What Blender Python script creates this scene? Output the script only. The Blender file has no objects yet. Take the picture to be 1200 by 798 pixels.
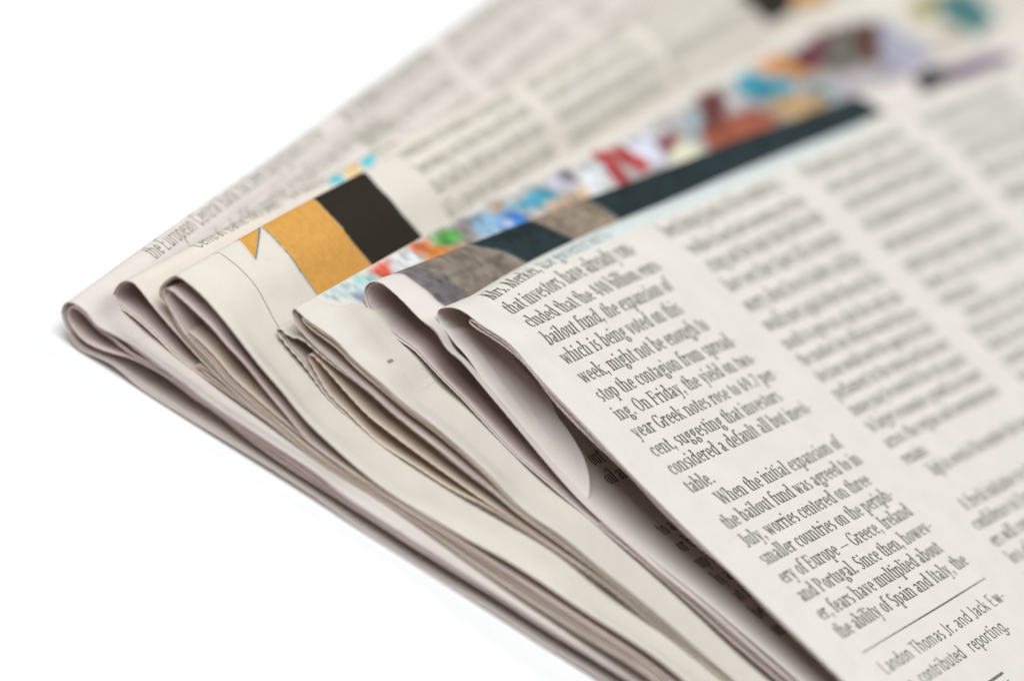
import bpy, math, random
import numpy as np
from mathutils import Matrix, Vector

# ---------------------------------------------------------------- camera, light, exposure
# all measures below are millimetres on the table; MM turns them into metres
MM = 0.001
CAM_ROT = [[0.73704, -0.588942, 0.331539], [0.526291, 0.192376, -0.828257], [0.424015, 0.784945, 0.451744]]
CAM_LOC = [144.972, -385.212, 229.736]
FRAMES = {'A': ([2.938, -29.264], 14), 'B': ([8.972, -25.375], 8.5), 'C': ([8.972, -25.375], 8.5), 'D': ([16.521, -16.2], 7.5), 'E': ([27.169, -8.102], 2), 'F': ([35.504, -7.151], 0)}
DEFORM = {'C0': (0, 0.022), 'C1': (0, 0.022), 'C2': (0, 0.022), 'F0': (0.045, 0.006), 'F1': (0.045, 0.006), 'D2': (0, 0.015), 'D3': (0, 0.015), 'E0': (0, 0.012), 'E1': (0, 0.012)}
DROOP = {'B': (0.1, 8, 22, 50, 60, 2.8, 1.2), 'A': (0.36, -54, -44, -16, -4, 1, 3), 'C': (0.14, -46, -38, -20, -10, 4, 4), 'D': (0.06, -34, -26, -12, -4, 9, 2), 'E': (0.09, -46, -38, -16, -8, 10.5, 3)}
PROFILES = {
 'A0': ('A',[(140.0,0.12),(131.51,0.12),(123.51,0.12),(115.52,0.12),(107.53,0.12),(99.03,0.12),(91.04,0.12),(83.05,0.12),(75.06,0.12),(66.56,0.13),(58.57,0.15),(51.58,0.2),(39.59,0.42),(31.1,0.51),(22.6,0.39),(12.11,0.32),(6.12,0.18),(3.12,0.17),(-6.37,0.32),(-14.36,0.6),(-19.85,0.71),(-27.34,0.68),(-35.34,0.48),(-39.83,0.46),(-40.83,0.5),(-41.82,0.57),(-42.81,0.72),(-44.77,1.08),(-45.77,1.16),(-46.26,1.15),(-47.26,1.04),(-49.71,0.57),(-50.2,0.49),(-50.69,0.47),(-51.17,0.52),(-51.62,0.67),(-52.04,0.9),(-52.83,1.5),(-53.99,2.45),(-54.71,3.13),(-55.0,3.51),(-55.18,3.95),(-55.26,4.42),(-55.23,4.89),(-55.09,5.32),(-54.82,5.65),(-54.44,5.85),(-53.97,5.96),(-53.48,5.99),(-52.98,5.99),(-52.49,5.94),(-52.01,5.84),(-51.54,5.68),(-50.64,5.27),(-50.18,5.11),(-49.7,5.02),(-49.21,5.0),(-48.71,5.04),(-47.22,5.21),(-45.23,5.35),(-44.23,5.38),(-43.24,5.36),(-39.75,5.06),(-35.77,4.76),(-33.29,4.45),(-31.8,4.33),(-26.8,4.18),(-18.81,4.07),(-15.81,4.0),(-13.82,3.85),(-10.85,3.45),(-9.36,3.36),(-7.36,3.3),(-0.87,3.24),(5.13,3.2),(17.12,3.1),(24.61,3.08),(31.6,3.07),(35.6,3.04),(43.09,2.83),(54.57,2.4),(59.57,2.32),(70.06,2.3),(80.05,2.3),(90.04,2.3),(100.03,2.3),(110.03,2.3),(120.02,2.3),(130.01,2.3),(140.0,2.3)],42),
 'A1': ('A',[(140.0,1.2),(130.51,1.2),(121.02,1.2),(111.53,1.2),(102.54,1.2),(93.05,1.2),(83.57,1.2),(74.08,1.2),(65.09,1.19),(59.59,1.22),(57.1,1.28),(54.6,1.39),(44.14,2.14),(38.66,2.49),(36.16,2.59),(33.67,2.63),(30.17,2.63),(21.68,2.55),(9.7,2.49),(-2.29,2.43),(-13.78,2.35),(-17.77,2.36),(-20.77,2.45),(-23.76,2.65),(-26.74,2.94),(-29.21,3.32),(-30.2,3.44),(-34.19,3.66),(-37.17,3.96),(-38.66,4.05),(-39.66,4.03),(-40.66,3.98),(-42.15,3.84),(-43.14,3.7),(-43.63,3.61),(-44.59,3.37),(-46.97,2.59),(-47.93,2.33),(-49.4,2.06),(-49.9,2.01),(-50.39,2.01),(-50.88,2.06),(-51.37,2.16),(-51.84,2.31),(-52.76,2.69),(-53.19,2.94),(-53.58,3.24),(-53.91,3.59),(-54.17,4.0),(-54.32,4.44),(-54.33,4.88),(-54.17,5.25),(-53.84,5.48),(-53.4,5.56),(-52.91,5.55),(-52.42,5.48),(-51.94,5.36),(-50.08,4.67),(-49.6,4.56),(-49.11,4.51),(-47.62,4.47),(-47.12,4.41),(-45.66,4.14),(-45.16,4.08),(-44.67,4.06),(-43.67,4.09),(-41.68,4.3),(-39.7,4.56),(-39.21,4.6),(-38.21,4.61),(-34.23,4.3),(-30.74,4.11),(-29.74,4.02),(-27.27,3.71),(-25.77,3.59),(-19.29,3.36),(-11.3,2.99),(-6.31,2.86),(3.18,2.78),(13.67,2.76),(21.66,2.76),(32.14,2.84),(35.64,2.83),(39.63,2.71),(47.12,2.37),(54.6,2.02),(57.1,1.95),(60.59,1.91),(70.58,1.9),(80.57,1.9),(90.56,1.9),(100.55,1.9),(110.53,1.9),(120.52,1.9),(130.51,1.9),(140.0,1.9)],50),
 'A2': ('A',[(140.0,1.4),(130.0,1.4),(120.01,1.4),(110.01,1.4),(100.02,1.4),(90.02,1.4),(80.02,1.4),(70.03,1.4),(60.53,1.41),(57.53,1.46),(55.04,1.55),(47.06,2.08),(39.58,2.55),(37.58,2.65),(35.08,2.72),(31.58,2.74),(21.59,2.65),(15.09,2.65),(4.09,2.68),(-6.9,2.69),(-13.9,2.78),(-20.89,2.99),(-23.89,3.14),(-26.38,3.31),(-30.35,3.77),(-34.34,4.09),(-38.8,4.63),(-40.29,4.76),(-43.78,4.99),(-45.2,5.2),(-45.48,5.28),(-45.49,5.35),(-45.22,5.38),(-44.79,5.37),(-43.32,5.19),(-41.32,5.01),(-35.84,4.66),(-34.84,4.56),(-32.86,4.3),(-31.37,4.19),(-26.37,4.01),(-18.38,3.9),(-15.38,3.82),(-13.89,3.71),(-11.41,3.35),(-10.42,3.26),(-8.92,3.18),(-6.92,3.13),(2.07,3.06),(11.07,3.01),(21.56,2.97),(31.56,2.97),(35.56,2.93),(38.56,2.86),(43.05,2.7),(54.54,2.21),(60.03,2.11),(70.03,2.1),(80.02,2.1),(90.02,2.1),(100.02,2.1),(110.01,2.1),(120.01,2.1),(130.0,2.1),(140.0,2.1)],31),
 'B0': ('B',[(140.0,2.5),(132.0,2.5),(124.5,2.5),(117.01,2.5),(109.51,2.5),(102.01,2.5),(94.51,2.49),(87.02,2.48),(79.52,2.47),(69.52,2.56),(59.53,2.73),(54.03,2.88),(50.54,3.06),(48.55,3.25),(45.08,3.69),(38.12,4.4),(32.63,4.82),(30.14,4.96),(28.64,5.01),(27.14,4.97),(16.18,4.09),(11.69,3.83),(5.19,3.69),(-2.3,3.65),(-5.8,3.59),(-9.3,3.48),(-16.29,3.17),(-20.29,3.05),(-23.79,3.06),(-29.78,3.29),(-32.28,3.34),(-38.28,3.38),(-45.27,3.37),(-46.27,3.41),(-47.27,3.51),(-50.21,4.07),(-52.19,4.37),(-53.67,4.56),(-55.17,4.65),(-57.66,4.65),(-58.13,4.72),(-58.52,4.89),(-58.79,5.2),(-58.95,5.61),(-59.01,6.09),(-59.01,6.58),(-58.96,7.07),(-58.82,7.54),(-58.61,7.97),(-58.31,8.35),(-57.94,8.64),(-57.51,8.83),(-57.04,8.89),(-56.56,8.84),(-56.08,8.71),(-53.73,7.89),(-52.3,7.43),(-46.99,6.0),(-43.1,5.06),(-39.68,4.35),(-37.2,4.0),(-31.74,3.41),(-26.26,2.98),(-24.26,2.87),(-22.76,2.82),(-20.26,2.85),(-17.77,2.98),(-15.27,3.16),(-8.8,3.73),(-5.31,3.94),(-2.31,4.02),(4.19,4.1),(9.18,4.19),(12.68,4.3),(16.17,4.53),(24.64,5.21),(26.64,5.33),(27.64,5.34),(31.13,5.21),(36.12,4.89),(39.11,4.64),(45.58,4.0),(52.04,3.38),(57.03,3.02),(60.53,2.88),(64.02,2.85),(75.52,2.9),(84.02,2.9),(92.01,2.9),(100.01,2.9),(108.01,2.9),(116.01,2.9),(124.0,2.9),(132.0,2.9),(140.0,2.9)],45),
 'B1': ('B',[(140.0,2.6),(132.01,2.6),(124.52,2.6),(117.02,2.6),(109.53,2.6),(102.04,2.6),(94.55,2.59),(87.06,2.57),(79.56,2.57),(69.08,2.67),(59.09,2.85),(53.6,3.02),(50.61,3.18),(48.62,3.38),(45.15,3.85),(38.2,4.59),(32.73,5.04),(30.23,5.18),(28.74,5.23),(27.74,5.23),(26.74,5.17),(16.29,4.33),(11.8,4.06),(9.3,3.99),(5.31,3.92),(-2.68,3.88),(-5.68,3.83),(-9.17,3.71),(-16.16,3.41),(-20.65,3.28),(-23.65,3.29),(-30.64,3.55),(-39.13,3.73),(-43.11,3.96),(-43.97,4.09),(-44.12,4.19),(-43.97,4.28),(-43.59,4.35),(-42.61,4.37),(-33.63,3.86),(-27.65,3.58),(-23.65,3.45),(-20.66,3.44),(-16.17,3.58),(-9.18,3.88),(-5.68,3.99),(-2.69,4.04),(5.3,4.08),(9.3,4.15),(11.79,4.23),(15.78,4.45),(26.74,5.34),(28.23,5.39),(29.73,5.36),(31.72,5.26),(37.7,4.8),(45.15,4.02),(48.62,3.56),(50.61,3.37),(54.1,3.19),(59.59,3.04),(69.58,2.86),(79.56,2.77),(87.56,2.78),(95.05,2.8),(102.54,2.8),(110.03,2.8),(117.52,2.8),(125.02,2.8),(132.51,2.8),(140.0,2.8)],35),
 'C0': ('C',[(140.0,3.0),(131.5,3.0),(123.5,3.0),(115.51,3.0),(107.51,3.0),(99.01,3.0),(91.01,3.0),(83.02,3.0),(75.02,3.0),(64.02,2.96),(60.52,2.99),(57.03,3.1),(52.04,3.41),(45.56,3.93),(39.08,4.48),(36.09,4.69),(31.1,4.97),(26.61,5.13),(23.61,5.03),(14.63,4.49),(10.14,4.28),(5.64,4.17),(-2.36,4.09),(-5.86,3.99),(-8.85,3.82),(-15.82,3.2),(-19.31,2.97),(-22.31,2.85),(-24.81,2.89),(-27.3,3.06),(-31.78,3.51),(-35.75,3.95),(-38.72,4.36),(-39.7,4.54),(-40.18,4.68),(-41.12,5.03),(-42.07,5.32),(-44.51,5.86),(-46.45,6.35),(-47.41,6.65),(-48.33,7.03),(-49.2,7.51),(-51.72,9.12),(-52.13,9.2),(-52.5,9.14),(-52.83,9.29),(-53.11,9.68),(-53.3,10.14),(-53.37,10.62),(-53.34,11.11),(-53.22,11.59),(-52.83,12.51),(-52.61,12.96),(-52.33,13.37),(-51.96,13.65),(-51.5,13.77),(-51.0,13.78),(-49.5,13.72),(-48.51,13.62),(-47.53,13.45),(-46.55,13.22),(-44.15,12.53),(-35.64,9.61),(-31.8,8.49),(-28.49,7.36),(-26.56,6.84),(-25.59,6.63),(-23.62,6.29),(-20.15,5.79),(-17.17,5.49),(-15.67,5.39),(-14.17,5.33),(-12.67,5.32),(-11.18,5.36),(-7.69,5.61),(1.26,6.55),(5.23,7.07),(7.22,7.25),(9.71,7.37),(16.71,7.5),(24.69,7.97),(27.69,8.06),(29.69,8.01),(32.18,7.83),(38.15,7.22),(44.6,6.44),(51.05,5.68),(56.03,5.19),(57.53,5.1),(59.52,5.02),(64.02,4.96),(74.52,5.0),(83.02,5.0),(91.01,5.0),(99.51,5.0),(107.51,5.0),(116.01,5.0),(124.0,5.0),(132.0,5.0),(140.0,5.0)],48),
 'C1': ('C',[(140.0,3.15),(131.51,3.15),(123.52,3.15),(115.52,3.15),(107.53,3.15),(99.54,3.15),(91.55,3.15),(83.55,3.15),(75.56,3.15),(64.07,3.1),(60.58,3.13),(57.08,3.26),(52.1,3.62),(45.64,4.22),(39.17,4.84),(36.19,5.09),(31.2,5.41),(26.71,5.59),(23.71,5.49),(14.74,4.95),(10.25,4.74),(5.75,4.64),(-2.74,4.55),(-6.23,4.44),(-9.22,4.25),(-15.69,3.68),(-19.18,3.45),(-22.17,3.33),(-24.67,3.36),(-27.16,3.52),(-31.14,3.92),(-35.61,4.42),(-38.58,4.82),(-39.56,5.01),(-40.04,5.14),(-41.93,5.76),(-45.82,6.68),(-46.78,6.95),(-47.72,7.27),(-48.62,7.7),(-49.48,8.21),(-52.0,9.81),(-52.35,10.11),(-52.57,10.48),(-52.61,10.86),(-52.44,11.19),(-52.1,11.38),(-51.66,11.43),(-50.68,11.33),(-46.73,10.73),(-44.76,10.38),(-43.8,10.14),(-41.42,9.37),(-39.47,8.94),(-38.51,8.68),(-34.24,7.28),(-29.0,5.62),(-26.65,4.78),(-26.17,4.65),(-25.19,4.48),(-24.2,4.39),(-23.2,4.34),(-21.2,4.32),(-19.2,4.33),(-15.21,4.46),(-11.72,4.63),(-1.74,5.22),(10.23,5.8),(21.71,6.38),(24.7,6.49),(26.2,6.52),(30.19,6.38),(35.68,6.06),(38.67,5.83),(45.13,5.24),(51.6,4.67),(56.58,4.32),(60.08,4.2),(64.07,4.16),(75.06,4.2),(83.55,4.2),(91.55,4.2),(99.54,4.2),(107.53,4.2),(116.02,4.2),(124.02,4.2),(132.01,4.2),(140.0,4.2)],44),
 'C2': ('C',[(140.0,3.3),(131.5,3.3),(123.5,3.3),(115.5,3.3),(107.5,3.3),(99.5,3.3),(91.5,3.3),(83.5,3.3),(75.5,3.3),(64.0,3.25),(60.5,3.28),(57.01,3.43),(52.02,3.81),(45.56,4.47),(39.09,5.15),(36.1,5.42),(30.62,5.79),(28.12,5.91),(26.62,5.95),(23.62,5.84),(14.64,5.3),(10.65,5.11),(6.15,5.0),(-2.35,4.91),(-5.85,4.81),(-9.34,4.6),(-15.32,4.07),(-18.31,3.86),(-21.31,3.71),(-23.81,3.7),(-25.8,3.79),(-28.79,4.05),(-34.26,4.64),(-38.23,5.15),(-39.7,5.44),(-41.11,5.92),(-42.07,6.2),(-46.45,7.21),(-46.88,7.34),(-47.15,7.47),(-47.16,7.57),(-46.9,7.6),(-45.98,7.54),(-44.99,7.41),(-44.0,7.24),(-41.57,6.67),(-39.19,5.91),(-38.21,5.72),(-37.23,5.57),(-33.75,5.15),(-28.28,4.58),(-25.79,4.37),(-23.79,4.28),(-21.29,4.29),(-18.3,4.44),(-15.3,4.65),(-9.33,5.18),(-5.84,5.39),(-2.34,5.48),(5.66,5.56),(10.16,5.67),(14.66,5.87),(23.64,6.41),(26.64,6.51),(28.14,6.47),(30.63,6.34),(36.12,5.95),(39.1,5.67),(49.04,4.55),(52.03,4.25),(57.01,3.83),(60.5,3.68),(64.0,3.64),(75.5,3.7),(84.0,3.7),(92.0,3.7),(100.0,3.7),(108.0,3.7),(116.0,3.7),(124.0,3.7),(132.0,3.7),(140.0,3.7)],40),
 'D0': ('D',[(140.0,5.1),(130.51,5.1),(121.01,5.1),(111.52,5.1),(102.03,5.1),(92.54,5.1),(83.04,5.1),(73.55,5.1),(64.06,5.09),(58.06,5.13),(55.07,5.22),(50.58,5.41),(43.09,5.8),(36.11,6.14),(29.11,6.36),(24.62,6.56),(16.14,7.04),(14.15,7.19),(10.17,7.59),(9.18,7.65),(7.68,7.68),(5.68,7.64),(1.69,7.46),(-3.31,7.3),(-7.3,7.07),(-9.29,6.89),(-11.27,6.65),(-15.69,5.85),(-17.18,5.65),(-18.17,5.57),(-21.67,5.41),(-26.15,5.13),(-27.15,5.09),(-28.15,5.1),(-29.15,5.17),(-30.13,5.32),(-34.55,6.15),(-36.52,6.49),(-37.49,6.72),(-38.44,7.04),(-41.2,8.19),(-42.14,8.54),(-46.92,9.96),(-47.36,10.15),(-47.7,10.39),(-47.82,10.66),(-47.68,10.88),(-47.33,10.98),(-46.41,10.9),(-45.94,10.92),(-45.48,11.05),(-44.58,11.45),(-44.12,11.58),(-43.63,11.62),(-43.14,11.59),(-41.66,11.4),(-40.66,11.32),(-34.17,11.14),(-32.67,11.06),(-31.18,10.91),(-28.71,10.54),(-27.22,10.39),(-20.24,10.05),(-15.76,9.67),(-11.26,9.5),(-6.78,9.12),(-5.29,9.07),(1.21,9.02),(4.7,8.9),(7.7,8.75),(10.19,8.55),(17.15,7.9),(23.62,7.3),(28.6,6.92),(31.1,6.82),(37.09,6.75),(43.58,6.54),(50.07,6.32),(55.57,6.17),(59.06,6.11),(63.56,6.09),(73.55,6.1),(83.04,6.1),(92.54,6.1),(102.03,6.1),(111.52,6.1),(121.01,6.1),(130.51,6.1),(140.0,6.1)],45),
 'D1': ('D',[(140.0,5.3),(130.51,5.3),(121.02,5.3),(111.52,5.3),(102.03,5.3),(92.54,5.3),(83.05,5.3),(73.56,5.3),(64.07,5.28),(58.07,5.34),(55.08,5.44),(50.59,5.68),(43.11,6.13),(36.12,6.55),(28.14,6.86),(20.15,7.27),(14.67,7.61),(9.7,8.09),(7.7,8.15),(5.7,8.11),(1.71,7.93),(-3.28,7.77),(-7.27,7.54),(-9.26,7.36),(-11.25,7.12),(-15.67,6.32),(-17.15,6.13),(-18.15,6.05),(-21.64,5.88),(-26.13,5.6),(-27.13,5.57),(-28.13,5.57),(-29.12,5.65),(-30.11,5.8),(-34.04,6.54),(-36.5,6.94),(-37.46,7.2),(-37.92,7.38),(-38.82,7.8),(-39.7,8.28),(-40.99,9.04),(-41.83,9.58),(-42.16,9.86),(-42.33,10.14),(-42.23,10.35),(-41.9,10.45),(-41.45,10.45),(-40.96,10.38),(-39.51,10.03),(-34.68,8.75),(-32.25,8.18),(-31.26,8.01),(-30.27,7.9),(-27.78,7.79),(-20.29,7.63),(-15.29,7.62),(-11.79,7.69),(-6.3,7.92),(-2.81,8.02),(4.68,8.13),(7.68,8.12),(9.68,8.02),(13.65,7.63),(16.15,7.44),(22.63,7.04),(28.11,6.74),(31.11,6.63),(36.6,6.52),(44.09,6.22),(51.08,5.93),(56.07,5.77),(59.07,5.71),(64.07,5.68),(73.56,5.7),(83.05,5.7),(92.54,5.7),(102.03,5.7),(111.52,5.7),(121.02,5.7),(130.51,5.7),(140.0,5.7)],43),
 'D2': ('D',[(140.0,6.2),(132.01,6.2),(124.01,6.2),(116.02,6.2),(108.03,6.2),(100.03,6.2),(92.04,6.19),(84.04,6.19),(76.55,6.19),(67.56,6.24),(59.06,6.32),(53.57,6.4),(50.07,6.5),(45.59,6.79),(38.6,7.15),(36.11,7.25),(31.11,7.39),(27.12,7.6),(15.16,8.38),(8.68,8.91),(6.19,9.08),(1.7,9.22),(-4.8,9.28),(-6.8,9.33),(-7.79,9.39),(-11.27,9.7),(-15.77,9.88),(-20.25,10.26),(-25.74,10.51),(-27.73,10.64),(-29.22,10.8),(-32.19,11.22),(-33.68,11.34),(-37.17,11.5),(-39.17,11.64),(-41.16,11.83),(-42.64,12.07),(-43.61,12.29),(-44.57,12.57),(-45.49,12.94),(-45.93,13.18),(-46.33,13.46),(-46.7,13.78),(-46.98,14.14),(-47.09,14.51),(-46.99,14.79),(-46.69,14.9),(-46.27,14.85),(-45.31,14.68),(-44.82,14.65),(-41.32,14.69),(-39.83,14.64),(-38.85,14.47),(-36.92,13.96),(-35.94,13.79),(-30.97,13.26),(-28.0,12.83),(-26.51,12.73),(-23.51,12.69),(-22.01,12.62),(-19.53,12.39),(-16.06,11.96),(-14.08,11.67),(-12.6,11.42),(-11.62,11.22),(-8.71,10.52),(-7.73,10.33),(-6.74,10.19),(-5.74,10.13),(-4.75,10.12),(-0.75,10.29),(0.25,10.28),(1.74,10.2),(6.22,9.8),(12.2,9.39),(15.19,9.15),(18.17,8.85),(27.11,7.87),(29.1,7.69),(31.1,7.58),(32.59,7.54),(37.59,7.51),(44.58,7.29),(51.07,7.06),(61.06,6.96),(70.56,6.91),(80.05,6.89),(87.54,6.89),(95.04,6.9),(102.53,6.9),(110.02,6.9),(117.52,6.9),(125.01,6.9),(132.51,6.9),(140.0,6.9)],44),
 'D3': ('D',[(140.0,6.3),(132.0,6.3),(124.01,6.3),(116.01,6.3),(108.01,6.3),(100.02,6.3),(92.02,6.29),(84.02,6.29),(76.53,6.29),(67.53,6.34),(59.03,6.41),(53.54,6.49),(50.04,6.59),(45.55,6.86),(38.56,7.22),(36.06,7.31),(32.07,7.39),(29.57,7.51),(26.08,7.78),(15.63,8.71),(12.64,8.92),(6.65,9.26),(1.66,9.6),(-0.34,9.67),(-4.83,9.58),(-6.33,9.65),(-7.32,9.77),(-8.3,9.95),(-12.21,10.79),(-13.69,11.02),(-16.17,11.34),(-19.15,11.67),(-21.64,11.88),(-23.14,11.95),(-26.64,12.01),(-28.13,12.12),(-30.61,12.42),(-35.58,12.95),(-36.57,13.11),(-38.02,13.46),(-39.0,13.65),(-40.0,13.72),(-42.99,13.73),(-43.99,13.82),(-44.48,13.91),(-44.94,14.03),(-45.3,14.18),(-45.44,14.3),(-45.27,14.36),(-44.88,14.38),(-42.9,14.36),(-40.9,14.38),(-39.9,14.34),(-38.92,14.18),(-36.99,13.67),(-36.01,13.49),(-31.04,12.96),(-28.07,12.53),(-26.58,12.43),(-22.58,12.35),(-21.09,12.24),(-19.1,12.04),(-16.12,11.66),(-13.16,11.22),(-11.69,10.93),(-8.28,10.13),(-6.8,9.9),(-5.81,9.82),(-4.81,9.81),(-1.31,9.97),(-0.31,9.98),(1.68,9.9),(6.66,9.46),(12.15,9.09),(15.14,8.86),(18.12,8.56),(27.06,7.57),(29.05,7.4),(31.05,7.28),(33.05,7.24),(37.55,7.25),(44.54,7.09),(51.54,6.91),(61.53,6.84),(71.03,6.81),(80.02,6.79),(87.52,6.79),(95.02,6.8),(102.51,6.8),(110.01,6.8),(117.51,6.8),(125.01,6.8),(132.5,6.8),(140.0,6.8)],47),
 'E0': ('E',[(140.0,7.0),(130.51,7.0),(121.01,7.0),(111.52,7.0),(102.02,7.0),(92.53,7.0),(83.03,7.0),(73.54,7.0),(64.04,6.98),(57.55,7.04),(54.55,7.14),(49.06,7.38),(39.08,7.92),(29.6,8.42),(27.1,8.52),(22.11,8.65),(19.11,8.79),(8.64,9.44),(2.66,9.92),(-0.33,10.1),(-4.83,10.27),(-11.82,10.5),(-18.81,10.72),(-21.81,10.84),(-24.3,11.02),(-26.28,11.26),(-30.23,11.91),(-34.16,12.62),(-40.1,13.44),(-43.06,13.94),(-44.05,14.08),(-45.04,14.13),(-45.54,14.11),(-47.02,13.94),(-48.02,13.91),(-50.01,14.07),(-51.49,14.29),(-52.46,14.53),(-52.92,14.7),(-53.37,14.92),(-53.78,15.19),(-54.15,15.51),(-54.9,16.37),(-55.0,16.57),(-55.09,16.93),(-55.12,17.38),(-55.02,17.83),(-54.79,18.25),(-54.48,18.61),(-54.1,18.92),(-53.68,19.14),(-53.21,19.28),(-52.73,19.33),(-51.73,19.32),(-50.24,19.22),(-48.75,19.04),(-46.78,18.7),(-45.79,18.58),(-45.29,18.57),(-43.8,18.65),(-43.31,18.62),(-42.83,18.52),(-42.37,18.36),(-41.02,17.71),(-40.56,17.54),(-40.08,17.45),(-39.59,17.42),(-38.6,17.46),(-38.11,17.44),(-37.12,17.29),(-36.15,17.07),(-32.77,16.17),(-30.34,15.57),(-22.57,13.7),(-16.73,12.33),(-14.28,11.83),(-11.81,11.48),(-8.33,11.18),(-3.34,10.92),(1.16,10.74),(5.66,10.73),(7.65,10.68),(19.13,10.06),(28.12,9.71),(35.1,9.28),(41.58,8.84),(47.57,8.45),(54.55,8.06),(58.55,7.93),(63.54,7.89),(73.54,7.9),(83.03,7.9),(92.53,7.9),(102.02,7.9),(111.52,7.9),(121.01,7.9),(130.51,7.9),(140.0,7.9)],45),
 'E1': ('E',[(140.0,7.2),(130.01,7.2),(120.52,7.2),(111.03,7.2),(101.55,7.2),(92.06,7.2),(82.57,7.2),(73.08,7.2),(63.59,7.18),(57.6,7.24),(54.6,7.34),(49.11,7.59),(39.14,8.14),(29.67,8.64),(27.17,8.74),(22.18,8.88),(19.68,8.99),(8.72,9.66),(0.75,10.27),(-1.25,10.34),(-5.74,10.36),(-7.74,10.43),(-9.21,10.56),(-9.59,10.64),(-9.75,10.74),(-9.6,10.81),(-9.21,10.86),(-8.24,10.86),(0.24,10.47),(5.24,10.45),(7.73,10.38),(10.73,10.21),(19.2,9.66),(29.18,9.27),(39.15,8.66),(49.12,8.04),(55.1,7.73),(58.1,7.64),(64.09,7.58),(73.58,7.6),(83.07,7.6),(92.56,7.6),(102.04,7.6),(111.53,7.6),(121.02,7.6),(130.51,7.6),(140.0,7.6)],24),
 'F0': ('F',[(140.0,8.1),(130.5,8.1),(121.01,8.1),(111.51,8.1),(102.01,8.1),(92.52,8.1),(83.02,8.1),(73.53,8.1),(64.53,8.09),(58.03,8.14),(54.53,8.25),(47.55,8.62),(41.56,8.99),(34.08,9.5),(26.6,10.0),(21.11,10.32),(17.12,10.51),(6.13,10.86),(0.13,11.02),(-2.87,11.04),(-7.36,10.97),(-12.86,11.01),(-16.86,11.08),(-19.86,11.2),(-22.34,11.43),(-23.83,11.64),(-25.3,11.9),(-31.18,13.09),(-34.6,13.85),(-38.51,14.66),(-40.46,15.11),(-42.38,15.69),(-46.14,17.03),(-47.11,17.27),(-49.07,17.6),(-50.03,17.87),(-51.93,18.48),(-52.38,18.66),(-52.79,18.91),(-53.14,19.23),(-53.37,19.6),(-53.42,20.0),(-53.28,20.4),(-53.0,20.77),(-52.65,21.11),(-52.26,21.42),(-51.85,21.7),(-51.41,21.92),(-50.95,22.11),(-50.47,22.24),(-49.98,22.33),(-49.49,22.37),(-46.99,22.4),(-44.01,22.73),(-43.02,22.8),(-42.02,22.79),(-41.52,22.74),(-40.54,22.58),(-38.59,22.13),(-37.12,21.84),(-31.7,20.94),(-24.28,19.86),(-14.37,18.54),(-10.9,18.12),(-5.93,17.57),(0.05,17.04),(6.5,16.33),(12.47,15.7),(20.92,14.85),(26.4,14.35),(28.39,14.14),(30.86,13.81),(33.33,13.43),(37.77,12.69),(44.17,11.58),(50.1,10.63),(55.55,9.93),(57.54,9.74),(59.03,9.64),(61.53,9.54),(64.03,9.52),(75.52,9.6),(84.02,9.6),(92.02,9.6),(100.02,9.6),(108.01,9.6),(116.01,9.6),(124.01,9.6),(132.0,9.6),(140.0,9.6)],41),
 'F1': ('F',[(140.0,9.2),(129.5,9.2),(119.51,9.2),(109.01,9.2),(99.01,9.2),(91.52,9.18),(84.02,9.15),(78.02,9.17),(70.52,9.27),(63.03,9.45),(57.03,9.66),(52.54,9.89),(50.55,10.07),(49.06,10.26),(48.08,10.44),(45.64,10.97),(37.76,12.37),(31.85,13.36),(28.38,13.85),(26.4,14.06),(21.42,14.52),(9.48,15.7),(7.0,15.98),(2.04,16.62),(0.55,16.78),(-0.95,16.87),(-3.95,16.86),(-4.94,16.89),(-6.94,17.04),(-9.43,17.27),(-11.91,17.54),(-13.4,17.75),(-16.84,18.37),(-18.32,18.59),(-19.81,18.74),(-23.8,19.05),(-27.78,19.46),(-30.25,19.83),(-32.21,20.2),(-33.67,20.54),(-37.04,21.49),(-38.02,21.69),(-39.01,21.84),(-40.0,21.94),(-41.0,22.0),(-42.5,22.0),(-44.49,21.86),(-47.47,21.51),(-47.95,21.49),(-48.38,21.55),(-48.65,21.7),(-48.66,21.89),(-48.4,22.02),(-47.98,22.06),(-47.0,22.05),(-46.5,22.07),(-43.02,22.43),(-42.02,22.45),(-41.03,22.36),(-40.05,22.18),(-37.6,21.67),(-32.68,20.8),(-23.77,19.55),(-18.31,18.88),(-13.88,18.1),(-11.9,17.82),(-8.43,17.41),(-5.44,17.12),(-3.95,17.04),(-0.95,16.98),(0.55,16.87),(2.03,16.69),(6.98,15.99),(9.47,15.7),(14.44,15.21),(26.39,14.12),(28.37,13.91),(30.85,13.59),(33.32,13.21),(38.25,12.4),(44.16,11.37),(50.09,10.43),(52.07,10.16),(55.54,9.74),(58.53,9.47),(61.03,9.35),(64.02,9.32),(75.52,9.4),(84.02,9.4),(92.02,9.4),(100.01,9.4),(108.01,9.4),(116.01,9.4),(124.01,9.4),(132.0,9.4),(140.0,9.4)],51),
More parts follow.
